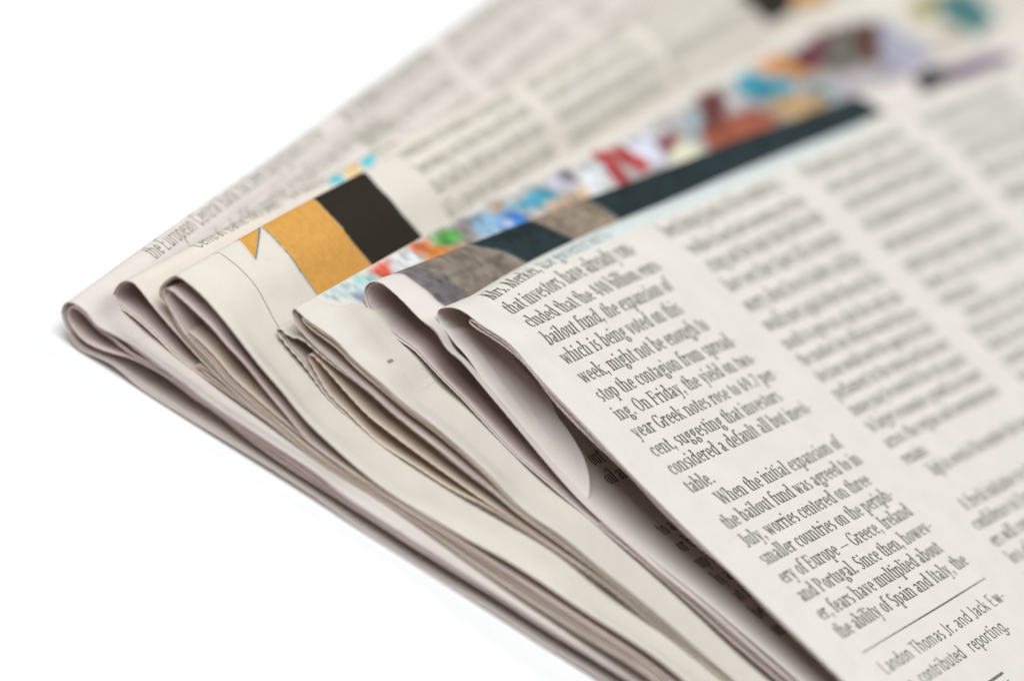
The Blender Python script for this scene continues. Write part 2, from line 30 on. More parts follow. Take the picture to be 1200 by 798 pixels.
 'A0n': ('A',[(140.0,0.31),(131.51,0.31),(123.52,0.31),(115.53,0.31),(107.53,0.31),(99.04,0.31),(91.05,0.31),(83.06,0.31),(75.07,0.31),(66.58,0.32),(58.59,0.34),(52.09,0.38),(45.6,0.5),(39.61,0.6),(31.12,0.7),(22.63,0.58),(12.14,0.51),(6.15,0.37),(3.15,0.36),(-6.34,0.51),(-14.33,0.79),(-19.82,0.9),(-27.31,0.87),(-35.8,0.66),(-39.79,0.65),(-40.79,0.69),(-41.79,0.77),(-42.78,0.91),(-44.74,1.26),(-45.74,1.33),(-46.23,1.33),(-47.23,1.23),(-49.68,0.78),(-50.18,0.71),(-50.67,0.7),(-51.15,0.77),(-51.61,0.93),(-52.05,1.17),(-52.85,1.76),(-53.62,2.39),(-54.35,3.07),(-54.66,3.46),(-54.88,3.89),(-54.99,4.35),(-54.96,4.82),(-54.77,5.23),(-54.43,5.54),(-53.99,5.71),(-53.51,5.77),(-53.01,5.77),(-52.52,5.72),(-52.04,5.62),(-50.64,5.09),(-50.16,4.95),(-49.67,4.86),(-49.18,4.84),(-48.68,4.86),(-46.69,5.06),(-45.2,5.15),(-44.2,5.18),(-43.2,5.16),(-36.23,4.61),(-33.26,4.26),(-31.76,4.14),(-26.77,3.99),(-18.78,3.88),(-15.78,3.8),(-13.79,3.65),(-10.82,3.26),(-9.33,3.17),(-7.33,3.11),(-0.84,3.05),(5.15,3.01),(17.14,2.91),(24.63,2.89),(31.63,2.88),(35.62,2.85),(42.61,2.66),(54.59,2.21),(59.58,2.13),(70.07,2.11),(80.06,2.11),(90.05,2.11),(100.04,2.11),(110.03,2.11),(120.02,2.11),(130.01,2.11),(140.0,2.11)],43),
 'B0n': ('B',[(140.0,2.67),(132.0,2.67),(124.5,2.67),(117.01,2.67),(109.51,2.67),(102.01,2.67),(94.51,2.66),(87.02,2.65),(79.52,2.64),(69.52,2.73),(59.53,2.9),(54.03,3.05),(50.53,3.23),(48.54,3.42),(45.07,3.86),(38.11,4.57),(32.63,4.99),(30.13,5.13),(28.64,5.17),(27.64,5.16),(26.64,5.1),(16.18,4.26),(11.68,4.0),(5.69,3.87),(-2.81,3.81),(-5.81,3.76),(-9.3,3.65),(-16.3,3.34),(-19.79,3.23),(-21.79,3.2),(-23.79,3.23),(-29.79,3.46),(-32.78,3.52),(-38.28,3.55),(-44.78,3.53),(-46.28,3.59),(-47.27,3.7),(-50.22,4.24),(-52.2,4.54),(-53.68,4.72),(-54.68,4.79),(-57.18,4.82),(-57.67,4.86),(-58.12,5.0),(-58.48,5.27),(-58.71,5.67),(-58.8,6.14),(-58.8,6.63),(-58.72,7.12),(-58.55,7.58),(-58.3,7.99),(-57.95,8.32),(-57.53,8.55),(-57.07,8.65),(-56.58,8.62),(-56.1,8.52),(-55.62,8.37),(-53.73,7.71),(-52.31,7.26),(-47.48,5.95),(-43.6,4.99),(-41.65,4.56),(-39.68,4.18),(-37.21,3.83),(-31.74,3.24),(-26.26,2.81),(-24.27,2.7),(-22.77,2.66),(-20.27,2.68),(-17.77,2.81),(-15.28,2.99),(-8.81,3.56),(-5.31,3.77),(-1.82,3.86),(4.18,3.93),(9.18,4.02),(12.68,4.14),(16.17,4.36),(24.64,5.04),(26.63,5.15),(27.63,5.17),(31.13,5.04),(36.12,4.72),(39.11,4.46),(45.57,3.83),(52.04,3.21),(57.03,2.85),(60.52,2.72),(64.02,2.68),(75.52,2.73),(84.02,2.73),(92.01,2.73),(100.01,2.73),(108.01,2.73),(116.01,2.73),(124.0,2.73),(132.0,2.73),(140.0,2.73)],46),
 'C0n': ('C',[(140.0,3.2),(131.5,3.2),(123.51,3.2),(115.51,3.2),(107.52,3.2),(99.52,3.2),(91.53,3.2),(83.53,3.2),(75.54,3.2),(64.04,3.16),(60.54,3.19),(57.05,3.3),(52.06,3.61),(45.59,4.13),(39.11,4.68),(36.12,4.89),(31.13,5.16),(26.64,5.33),(23.64,5.23),(14.66,4.69),(10.17,4.48),(5.67,4.37),(-2.32,4.29),(-5.82,4.19),(-9.31,3.98),(-15.78,3.41),(-19.27,3.18),(-22.27,3.05),(-24.76,3.09),(-26.76,3.21),(-29.74,3.49),(-34.71,4.03),(-38.18,4.48),(-39.65,4.75),(-42.03,5.51),(-44.47,6.06),(-45.92,6.42),(-47.36,6.85),(-48.28,7.24),(-49.15,7.73),(-51.26,9.05),(-51.71,9.25),(-52.17,9.38),(-52.58,9.56),(-52.88,9.87),(-53.06,10.3),(-53.11,10.78),(-53.05,11.27),(-52.92,11.74),(-52.74,12.2),(-52.51,12.65),(-52.23,13.04),(-51.87,13.34),(-51.44,13.51),(-50.95,13.56),(-49.46,13.51),(-48.46,13.4),(-47.48,13.23),(-46.51,13.0),(-44.11,12.3),(-36.07,9.55),(-32.24,8.41),(-28.93,7.3),(-27.01,6.74),(-26.03,6.52),(-24.56,6.24),(-22.59,5.92),(-20.61,5.65),(-17.62,5.33),(-14.63,5.14),(-13.13,5.12),(-11.64,5.15),(-10.14,5.22),(-8.14,5.37),(0.8,6.3),(5.26,6.87),(7.25,7.05),(9.75,7.16),(16.74,7.3),(24.73,7.77),(27.72,7.85),(29.72,7.81),(32.21,7.63),(38.18,7.01),(44.63,6.24),(51.08,5.48),(56.05,4.99),(57.55,4.9),(59.55,4.82),(64.04,4.76),(74.54,4.8),(83.03,4.8),(91.03,4.8),(99.52,4.8),(107.52,4.8),(116.01,4.8),(124.01,4.8),(132.0,4.8),(140.0,4.8)],46),
 'C1n': ('C',[(140.0,3.33),(131.5,3.33),(123.5,3.33),(115.5,3.33),(107.5,3.33),(99.5,3.33),(91.5,3.33),(83.5,3.33),(75.5,3.33),(64.0,3.28),(60.5,3.32),(57.01,3.45),(52.02,3.8),(45.55,4.41),(39.08,5.03),(36.09,5.28),(30.6,5.62),(28.1,5.73),(26.6,5.77),(23.6,5.67),(14.62,5.13),(10.13,4.92),(5.63,4.81),(-2.37,4.73),(-5.87,4.63),(-9.36,4.42),(-15.84,3.85),(-18.83,3.65),(-21.83,3.52),(-24.33,3.53),(-25.83,3.61),(-27.82,3.76),(-33.79,4.39),(-37.76,4.88),(-38.74,5.04),(-39.72,5.26),(-42.11,5.98),(-44.54,6.55),(-46.0,6.92),(-46.95,7.2),(-47.89,7.56),(-48.34,7.77),(-49.21,8.26),(-51.33,9.58),(-51.73,9.87),(-52.07,10.21),(-52.24,10.59),(-52.16,10.93),(-51.83,11.14),(-51.37,11.2),(-50.38,11.1),(-46.92,10.58),(-44.95,10.23),(-43.5,9.85),(-41.6,9.25),(-39.17,8.67),(-38.21,8.39),(-34.41,7.14),(-29.16,5.48),(-27.28,4.82),(-26.32,4.52),(-25.84,4.42),(-24.85,4.27),(-23.35,4.17),(-19.85,4.14),(-15.35,4.28),(-11.36,4.47),(-1.88,5.04),(10.11,5.61),(21.59,6.19),(24.59,6.31),(26.09,6.34),(27.59,6.31),(30.09,6.2),(35.58,5.88),(39.07,5.61),(45.54,5.02),(51.52,4.5),(56.51,4.15),(60.0,4.02),(64.0,3.98),(75.0,4.02),(83.5,4.02),(91.5,4.02),(99.5,4.02),(107.5,4.02),(116.0,4.02),(124.0,4.02),(132.0,4.02),(140.0,4.02)],46),
 'D0n': ('D',[(140.0,5.3),(130.51,5.3),(121.02,5.3),(111.52,5.3),(102.03,5.3),(92.54,5.3),(83.05,5.3),(73.55,5.3),(64.06,5.29),(58.07,5.33),(55.07,5.42),(50.58,5.61),(43.09,6.0),(36.11,6.34),(29.12,6.56),(24.62,6.76),(16.14,7.24),(14.15,7.39),(10.17,7.78),(9.18,7.85),(7.68,7.88),(5.68,7.84),(1.69,7.66),(-3.31,7.5),(-6.8,7.3),(-8.79,7.14),(-10.77,6.92),(-12.26,6.69),(-15.69,6.06),(-17.18,5.86),(-18.67,5.75),(-21.67,5.61),(-26.16,5.33),(-27.15,5.3),(-28.15,5.31),(-29.15,5.38),(-30.14,5.53),(-36.03,6.61),(-37.49,6.94),(-38.44,7.26),(-41.21,8.4),(-42.15,8.74),(-46.46,10.03),(-46.9,10.21),(-47.22,10.43),(-47.26,10.62),(-46.98,10.72),(-46.03,10.77),(-45.55,10.87),(-44.61,11.19),(-44.13,11.32),(-43.64,11.38),(-43.15,11.37),(-41.66,11.2),(-40.66,11.12),(-34.17,10.94),(-32.68,10.86),(-31.19,10.7),(-28.71,10.35),(-27.22,10.2),(-20.24,9.85),(-15.76,9.48),(-11.26,9.29),(-6.78,8.92),(-5.29,8.88),(1.21,8.82),(4.7,8.7),(7.7,8.55),(10.19,8.35),(17.15,7.69),(23.62,7.1),(28.6,6.72),(31.1,6.62),(37.09,6.55),(46.08,6.25),(55.07,5.98),(59.06,5.91),(63.56,5.89),(73.55,5.9),(83.05,5.9),(92.54,5.9),(102.03,5.9),(111.52,5.9),(121.02,5.9),(130.51,5.9),(140.0,5.9)],45),
 'D2n': ('D',[(140.0,6.37),(132.0,6.37),(124.0,6.37),(116.0,6.37),(108.0,6.37),(100.0,6.37),(92.0,6.36),(84.0,6.36),(76.5,6.36),(67.5,6.41),(58.51,6.49),(53.01,6.58),(50.01,6.68),(45.52,6.96),(39.03,7.3),(36.53,7.41),(31.03,7.57),(27.04,7.77),(15.56,8.52),(8.59,9.09),(6.09,9.25),(1.6,9.39),(-4.9,9.45),(-6.9,9.51),(-11.39,9.88),(-15.88,10.06),(-20.37,10.43),(-27.36,10.78),(-28.85,10.93),(-32.32,11.4),(-33.81,11.52),(-38.8,11.78),(-40.79,11.97),(-42.28,12.18),(-43.26,12.38),(-44.22,12.65),(-45.15,13.0),(-45.6,13.22),(-46.02,13.48),(-46.39,13.8),(-46.65,14.15),(-46.67,14.46),(-46.4,14.61),(-45.96,14.61),(-44.97,14.5),(-44.47,14.48),(-41.47,14.52),(-39.98,14.47),(-38.99,14.31),(-37.05,13.83),(-36.07,13.64),(-34.58,13.46),(-31.1,13.1),(-28.13,12.68),(-26.64,12.57),(-22.64,12.49),(-21.14,12.38),(-19.65,12.23),(-16.18,11.8),(-13.21,11.36),(-11.74,11.06),(-8.33,10.27),(-6.85,10.04),(-5.35,9.96),(-4.35,9.97),(-0.86,10.11),(0.14,10.11),(1.64,10.03),(6.62,9.6),(12.11,9.23),(15.1,8.99),(18.08,8.69),(27.03,7.71),(29.02,7.53),(31.02,7.41),(32.52,7.37),(36.02,7.36),(38.01,7.33),(44.51,7.12),(51.01,6.89),(61.01,6.79),(70.5,6.74),(80.0,6.72),(87.5,6.72),(95.0,6.73),(102.5,6.73),(110.0,6.73),(117.5,6.73),(125.0,6.73),(132.5,6.73),(140.0,6.73)],41),
 'E0n': ('E',[(140.0,7.19),(130.51,7.19),(121.02,7.19),(111.53,7.19),(102.04,7.19),(92.55,7.19),(83.06,7.19),(73.57,7.19),(64.08,7.17),(57.59,7.23),(54.59,7.33),(49.1,7.57),(39.13,8.11),(29.65,8.61),(27.16,8.71),(22.16,8.84),(19.17,8.97),(8.7,9.62),(2.73,10.1),(-0.27,10.28),(-4.76,10.46),(-11.75,10.69),(-18.74,10.9),(-21.73,11.03),(-24.22,11.21),(-26.2,11.45),(-30.15,12.09),(-34.08,12.8),(-40.02,13.62),(-42.97,14.11),(-43.96,14.25),(-44.96,14.3),(-45.45,14.29),(-46.95,14.15),(-47.94,14.11),(-49.44,14.21),(-50.43,14.32),(-51.41,14.48),(-52.38,14.73),(-52.84,14.91),(-53.28,15.13),(-53.69,15.41),(-54.07,15.74),(-54.4,16.1),(-54.67,16.51),(-54.82,16.95),(-54.83,17.43),(-54.7,17.88),(-54.44,18.28),(-54.09,18.62),(-53.67,18.87),(-53.21,19.03),(-52.72,19.11),(-51.73,19.12),(-49.74,18.97),(-48.75,18.85),(-46.78,18.51),(-45.79,18.41),(-43.79,18.43),(-43.3,18.39),(-42.82,18.28),(-42.35,18.12),(-40.98,17.52),(-40.5,17.37),(-40.02,17.29),(-39.52,17.25),(-38.03,17.22),(-37.53,17.16),(-36.55,16.97),(-32.2,15.83),(-29.29,15.12),(-22.49,13.48),(-17.15,12.23),(-15.19,11.81),(-13.22,11.47),(-11.24,11.23),(-8.75,11.02),(-5.26,10.82),(1.23,10.55),(5.72,10.54),(7.72,10.49),(19.19,9.86),(27.67,9.54),(33.16,9.22),(41.13,8.68),(49.11,8.17),(55.09,7.85),(58.09,7.75),(64.08,7.7),(73.57,7.71),(83.06,7.71),(92.55,7.71),(102.04,7.71),(111.53,7.71),(121.02,7.71),(130.51,7.71),(140.0,7.71)],46),
}
PATCHES = {
 'C0': [
  ((0.6,0.295,0.065),[(0.4,23.6),(1.0,23.6),(1.6,23.6),(2.2,23.58),(2.8,23.52),(3.4,23.42),(4.0,23.3),(4.6,23.17),(5.2,23.03),(5.8,22.89),(6.4,22.74),(7.0,22.63),(7.6,22.56),(8.2,22.52),(8.8,22.48),(9.4,22.44),(10.0,22.4),(10.6,22.36),(11.2,22.36),(11.8,22.44),(12.4,22.61),(13.0,22.81),(13.6,23.02),(14.2,23.23),(14.8,23.43),(15.4,23.62),(16.0,23.8),(16.6,23.98),(17.2,24.16),(17.8,25.5),(30.0,28.0),(30.0,45.0),(17.8,41.89),(17.2,40.22),(16.6,40.0),(16.0,39.77),(15.4,39.54),(14.8,39.26),(14.2,38.94),(13.6,38.6),(13.0,38.26),(12.4,37.91),(11.8,37.63),(11.2,37.47),(10.6,37.42),(10.0,37.43),(9.4,37.45),(8.8,37.46),(8.2,37.47),(7.6,37.49),(7.0,37.55),(6.4,37.67),(5.8,37.84),(5.2,38.0),(4.6,38.19),(4.0,38.4),(3.4,38.64),(2.8,38.84),(2.2,38.94),(1.6,38.96),(1.0,38.93),(0.4,38.9)]),
  ((0.022,0.016,0.009),[(0.4,38.9),(1.0,38.93),(1.6,38.96),(2.2,38.94),(2.8,38.84),(3.4,38.64),(4.0,38.4),(4.6,38.19),(5.2,38.0),(5.8,37.84),(6.4,37.67),(7.0,37.55),(7.6,37.49),(8.2,37.47),(8.8,37.46),(9.4,37.45),(10.0,37.43),(10.6,37.42),(11.2,37.47),(11.8,37.63),(12.4,37.91),(13.0,38.26),(13.6,38.6),(14.2,38.94),(14.8,39.26),(15.4,39.54),(16.0,39.77),(16.6,40.0),(17.2,40.22),(17.8,41.89),(30.0,45.0),(30.0,61.0),(17.8,57.78),(17.2,56.05),(16.6,55.82),(16.0,55.59),(15.4,55.34),(14.8,55.05),(14.2,54.72),(13.6,54.36),(13.0,54.0),(12.4,53.64),(11.8,53.34),(11.2,53.14),(10.6,53.06),(10.0,53.03),(9.4,53.01),(8.8,52.98),(8.2,52.95),(7.6,52.93),(7.0,53.0),(6.4,53.16),(5.8,53.43),(5.2,53.69),(4.6,53.96),(4.0,54.23),(3.4,54.49),(2.8,54.72),(2.2,54.85),(1.6,54.9),(1.0,54.9),(0.4,54.9)]),
  ((0.2,0.17,0.12),[(0.4,23.26),(1.0,23.26),(1.6,23.26),(2.2,23.24),(2.8,23.18),(3.4,23.08),(4.0,22.96),(4.6,22.83),(5.2,22.69),(5.8,22.55),(6.4,22.4),(7.0,22.29),(7.6,22.22),(8.2,22.18),(8.8,22.14),(9.4,22.1),(10.0,22.06),(10.6,22.02),(11.2,22.02),(11.8,22.1),(12.4,22.27),(13.0,22.47),(13.6,22.68),(14.2,22.89),(14.8,23.09),(15.4,23.28),(16.0,23.46),(16.6,23.64),(17.2,23.82),(17.8,25.16),(30.0,27.66),(30.0,28.0),(17.8,25.5),(17.2,24.16),(16.6,23.98),(16.0,23.8),(15.4,23.62),(14.8,23.43),(14.2,23.23),(13.6,23.02),(13.0,22.81),(12.4,22.61),(11.8,22.44),(11.2,22.36),(10.6,22.36),(10.0,22.4),(9.4,22.44),(8.8,22.48),(8.2,22.52),(7.6,22.56),(7.0,22.63),(6.4,22.74),(5.8,22.89),(5.2,23.03),(4.6,23.17),(4.0,23.3),(3.4,23.42),(2.8,23.52),(2.2,23.58),(1.6,23.6),(1.0,23.6),(0.4,23.6)]),
 ],
 'C0tri': [
  ((0.6,0.295,0.065),[(0.4,17.8),(2.4,17.4),(7.1,15.3),(2.5,23.9),(0.4,23.6)]),
  ((0.2,0.16,0.1),[(0.4,23.3),(2.5,23.9),(7.1,15.3),(7.3,15.6),(2.7,24.4),(0.4,24.2)]),
 ],
 'B0': [
  ((0.12,0.45,0.52),[(3.7,56.08),(2.25,60.39),(3.37,61.61),(4.46,60.49)]),
  ((0.12,0.5,0.55),[(0.17,72.66),(1.46,74.0),(3.18,73.36),(4.31,69.78),(3.98,67.11)]),
  ((0.75,0.5,0.22),[(3.62,61.19),(1.46,68.06),(3.92,66.92),(4.5,64.93)]),
 ],
 'C0far': [
  ((0.022,0.016,0.009),[(8.55,192.53),(11.96,196.29),(15.07,199.37),(15.26,212.64),(11.67,214.98),(5.92,205.71)]),
  ((0.6,0.295,0.065),[(11.67,214.98),(15.26,212.64),(16.75,231.92),(14.38,235.0)]),
 ],
 'D2': [
  ((0.42,0.38,0.36),[(0.56,20.44),(0.29,39.26),(0.48,55.51),(1.94,76.76),(2.69,94.41),(2.37,136.98),(2.52,155.87),(3.17,183.22),(4.01,201.07),(6.86,217.63),(16.0,200.14),(18.38,184.34),(16.5,165.66),(14.63,128.72),(12.25,97.1),(9.77,78.24),(7.41,43.27),(4.21,24.67),(2.08,20.61)]),
  ((0.44,0.48,0.464),[(0.29,6.1),(0.29,12.63),(0.8,20.04),(2.18,19.94),(3.53,14.41),(3.48,11.28),(2.15,9.32)]),
  ((0.28,0.32,0.44),[(2.33,11.47),(2.94,15.41),(4.42,13.16),(3.95,10.49)]),
  ((0.28,0.44,0.416),[(0.79,15.55),(0.8,20.04),(1.76,21.62),(2.54,19.86),(2.07,16.59)]),
  ((0.64,0.104,0.064),[(0.38,20.27),(0.55,26.84),(2.13,26.17),(4.05,23.91),(3.44,20.86),(1.75,21.13)]),
  ((0.576,0.56,0.544),[(0.5,27.72),(0.67,32.64),(3.12,35.81),(5.06,32.38),(4.33,24.47),(2.13,26.17)]),
  ((0.6,0.128,0.048),[(0.29,31.87),(0.57,38.68),(1.89,38.72),(3.02,34.65),(2.22,33.35)]),
  ((0.576,0.2,0.048),[(1.52,35.83),(3.06,39.97),(5.18,43.03),(5.6,36.79),(4.71,31.66),(3.02,34.65)]),
  ((0.104,0.336,0.064),[(1.19,38.75),(1.47,44.87),(2.96,47.05),(4.1,43.61),(2.96,38.8)]),
  ((0.36,0.52,0.32),[(1.65,38.57),(1.95,40.8),(3.08,40.49),(2.75,38.35)]),
  ((0.224,0.192,0.176),[(1.47,44.87),(1.49,50.41),(4.17,49.63),(6.24,45.32),(4.83,42.28),(3.67,44.65)]),
  ((0.21,0.33,0.432),[(1.72,50.03),(1.75,57.69),(2.86,63.01),(6.5,59.78),(6.53,53.32),(5.62,47.84)]),
  ((0.04,0.176,0.48),[(4.06,54.38),(4.1,59.53),(5.76,61.14),(7.85,59.19),(6.65,53.11)]),
  ((0.52,0.528,0.6),[(4.64,55.62),(5.0,58.44),(6.14,56.92),(5.78,54.11)]),
  ((0.576,0.256,0.08),[(2.0,55.82),(1.69,60.11),(2.78,60.23),(3.06,56.24)]),
  ((0.06,0.252,0.33),[(2.72,62.69),(2.76,70.68),(3.28,76.71),(5.62,74.4),(5.69,66.65),(5.26,62.07)]),
  ((0.44,0.416,0.496),[(2.33,74.51),(2.27,79.26),(4.03,82.77),(5.85,79.26),(4.73,74.54)]),
  ((0.56,0.544,0.544),[(2.44,75.85),(2.5,78.2),(3.95,76.04),(3.75,73.97)]),
  ((0.128,0.096,0.096),[(2.14,79.49),(2.93,83.64),(5.11,81.93),(4.78,80.06)]),
  ((0.44,0.304,0.2),[(5.95,64.65),(5.87,73.92),(7.51,81.85),(10.21,82.36),(9.05,66.91)]),
  ((0.6,0.36,0.2),[(6.14,79.95),(6.15,84.37),(8.17,83.27),(7.92,79.24)]),
  ((0.608,0.592,0.592),[(3.63,83.55),(3.76,92.29),(10.88,84.51),(9.55,80.18)]),
  ((0.36,0.024,0.024),[(2.08,92.3),(2.66,98.41),(7.31,95.24),(9.97,94.89),(9.85,91.08),(6.63,90.57)]),
  ((0.372,0.03,0.03),[(2.66,98.41),(2.97,102.12),(7.62,103.08),(9.5,102.4),(8.93,97.51),(6.04,97.65)]),
  ((0.56,0.544,0.608),[(2.93,103.21),(3.8,113.09),(9.57,108.52),(9.36,103.65)]),
  ((0.18,0.012,0.016),[(5.33,110.65),(6.0,118.43),(7.66,116.97),(9.34,108.88)]),
  ((0.6,0.56,0.416),[(9.25,109.73),(8.38,117.5),(10.57,123.01),(13.44,121.53),(12.36,107.28)]),
  ((0.12,0.032,0.032),[(2.05,136.12),(2.26,144.75),(7.43,138.4),(9.62,130.14),(9.54,123.59)]),
  ((0.28,0.32,0.336),[(5.71,120.8),(3.51,134.57),(8.36,125.5),(9.3,119.61)]),
  ((0.3,0.078,0.042),[(9.54,123.59),(8.18,134.39),(9.2,146.12),(10.62,153.69),(13.83,151.76),(14.53,136.58),(12.69,124.01)]),
  ((0.042,0.252,0.33),[(3.16,150.55),(1.97,157.82),(5.76,160.7),(8.75,167.08),(9.99,162.95),(9.06,152.29),(6.27,146.92)]),
  ((0.468,0.192,0.048),[(2.29,162.33),(2.44,172.23),(6.6,177.58),(10.06,179.76),(8.74,169.18),(5.6,163.09)]),
  ((0.45,0.27,0.12),[(9.41,153.71),(10.72,165.83),(13.47,173.36),(15.66,170.6),(14.32,156.98),(11.85,151.46)]),
  ((0.12,0.24,0.252),[(8.39,165.63),(10.95,173.88),(14.48,180.17),(17.78,185.42),(14.72,175.34),(10.71,167.94)]),
  ((0.112,0.019,0.032),[(4.76,175.33),(2.81,188.39),(4.28,201.78),(8.11,194.19),(8.93,181.66),(8.47,173.87)]),
  ((0.122,0.109,0.09),[(5.05,189.72),(5.61,208.73),(11.32,204.03),(13.14,191.26),(9.69,180.4)]),
  ((0.09,0.026,0.013),[(5.35,204.73),(6.22,213.86),(10.98,212.21),(14.33,199.06),(10.56,196.21)]),
  ((0.36,0.336,0.396),[(6.43,216.21),(11.49,220.89),(17.22,229.77),(18.66,212.1),(16.85,196.27),(11.78,205.94)]),
  ((0.432,0.36,0.372),[(11.06,180.15),(13.48,193.33),(16.94,189.17),(15.34,178.59)]),
  ((0.06,0.168,0.162),[(7.39,243.67),(10.17,262.08),(17.72,265.3),(19.08,250.46),(13.88,241.3)]),
  ((0.33,0.27,0.09),[(6.18,232.34),(7.82,242.75),(11.99,239.99),(11.87,232.57),(8.84,230.68)]),
  ((0.372,0.24,0.132),[(14.67,234.56),(15.72,242.95),(17.91,241.5),(17.08,234.14)]),
 ],
 'E0': [
  ((0.2,0.155,0.12),[(0.3,5),(2.6,5.6),(6,6.3),(9,6.7),(14,7.5),(14,34),(9,31.3),(5.9,29.4),(3.1,25.2),(0.3,25)]),
  ((0.14,0.12,0.12),[(0.3,5),(2.6,5.6),(6,6.3),(9,6.7),(14,7.5),(14,15),(9,13.5),(6,12.5),(2.6,10),(0.3,9)]),
  ((0.014,0.024,0.027),[(0.3,25),(3.1,25.2),(5.9,29.4),(9,31.3),(14,34),(14,49),(9.9,47.5),(5.8,44.4),(2.85,42),(0.3,42)]),
  ((0.24,0.18,0.13),[(0.3,42),(2.85,42),(5.8,44.4),(9.9,47.5),(14,49),(14,62),(9.1,60.6),(5.85,59.1),(2.85,57.9),(0.3,58)]),
  ((0.014,0.024,0.027),[(0.3,58),(2.85,57.9),(5.85,59.1),(9.1,60.6),(14,62),(14,158),(0.3,154)]),
  ((0.024,0.024,0.028),[(2.6,176.37),(1.69,185.64),(3.57,193.16),(5.98,190.45),(6.99,180.83),(7.0,173.21)]),
  ((0.128,0.088,0.136),[(3.58,191.17),(3.65,207.03),(5.87,219.23),(7.58,213.82),(7.11,200.28),(7.3,186.05)]),
 ],
 'F0': [
  ((0.58,0.6,0.575),[(2.05,21.04),(2.25,28.71),(0.42,48.1),(0.42,64.59),(1.11,83.26),(0.42,106.08),(0.42,125.8),(0.42,144.14),(3.99,138.44),(4.99,116.18),(5.04,96.9),(4.88,76.1),(4.81,56.36),(5.04,39.72),(4.48,29.97)]),
 ],
}
FLAP = [[-51.22, 18.39, -49.32, 9.0, 18.13], [-48.95, 17.71, -46.9, 8.8, 18.05], [-46.41, 17.24, -43.48, 8.0, 17.24], [-40.94, 15.38, -38.09, 7.7, 16.19], [-36.46, 14.37, -34.98, 6.5, 16.05], [-34.4, 13.94, -33.07, 5.2, 15.93], [-29.46, 12.89, -29.61, 4.2, 15.45], [-25.66, 12.11, -26.25, 3.6, 14.36], [-23.13, 11.68, -23.69, 2.5, 13.11], [-21.59, 11.49, -21.96, 1.1, 11.91]]

scene = bpy.context.scene
COL = scene.collection

cam_data = bpy.data.cameras.new("camera")
cam = bpy.data.objects.new("camera", cam_data)
COL.objects.link(cam)
scene.camera = cam
cam_data.sensor_width = 36.0
cam_data.lens = 120.0
cam_data.clip_start = 0.01
cam_data.clip_end = 20.0
m = Matrix(CAM_ROT).to_4x4()
m.translation = Vector(CAM_LOC) * MM
cam.matrix_world = m
FOCUS_POINT = (0.0185, 0.0125, 0.0195)
fwd = -(Matrix(CAM_ROT) @ Vector((0, 0, 1)))
cam_data.dof.use_dof = True
cam_data.dof.focus_distance = (Vector(FOCUS_POINT) - m.translation).dot(fwd)
cam_data.dof.aperture_fstop = 8.2
cam_data.dof.aperture_blades = 0

world = bpy.data.worlds.new("World")
scene.world = world
world.use_nodes = True
world.node_tree.nodes["Background"].inputs["Color"].default_value = (0.92, 0.97, 1.0, 1)
world.node_tree.nodes["Background"].inputs["Strength"].default_value = 0.11

def area_light(name, loc, target, size, power, color):
    d = bpy.data.lights.new(name, 'AREA')
    d.shape = 'SQUARE'
    d.size = size
    d.energy = power
    d.color = color
    o = bpy.data.objects.new(name, d)
    COL.objects.link(o)
    o.location = loc
    o.rotation_euler = (Vector(target) - Vector(loc)).to_track_quat('-Z', 'Y').to_euler()
    return o

area_light("softbox_above", (-0.08, -0.44, 0.97), (0.0, 0.03, 0.0), 0.95, 19.6, (0.91, 0.97, 1.0))
area_light("softbox_back", (-0.02, 0.80, 0.60), (0.0, 0.02, 0.0), 0.5, 4.7, (0.91, 0.97, 1.0))

scene.view_settings.view_transform = 'Standard'
scene.view_settings.look = 'None'
scene.view_settings.exposure = 0.07
scene.view_settings.gamma = 1.0
scene.render.engine = 'CYCLES'
scene.cycles.max_bounces = 12
scene.cycles.diffuse_bounces = 8
scene.cycles.transmission_bounces = 8

# ---------------------------------------------------------------- materials
def new_mat(name):
    mt = bpy.data.materials.new(name)
    mt.use_nodes = True
    nt = mt.node_tree
    for n in list(nt.nodes):
        nt.nodes.remove(n)
    return mt, nt

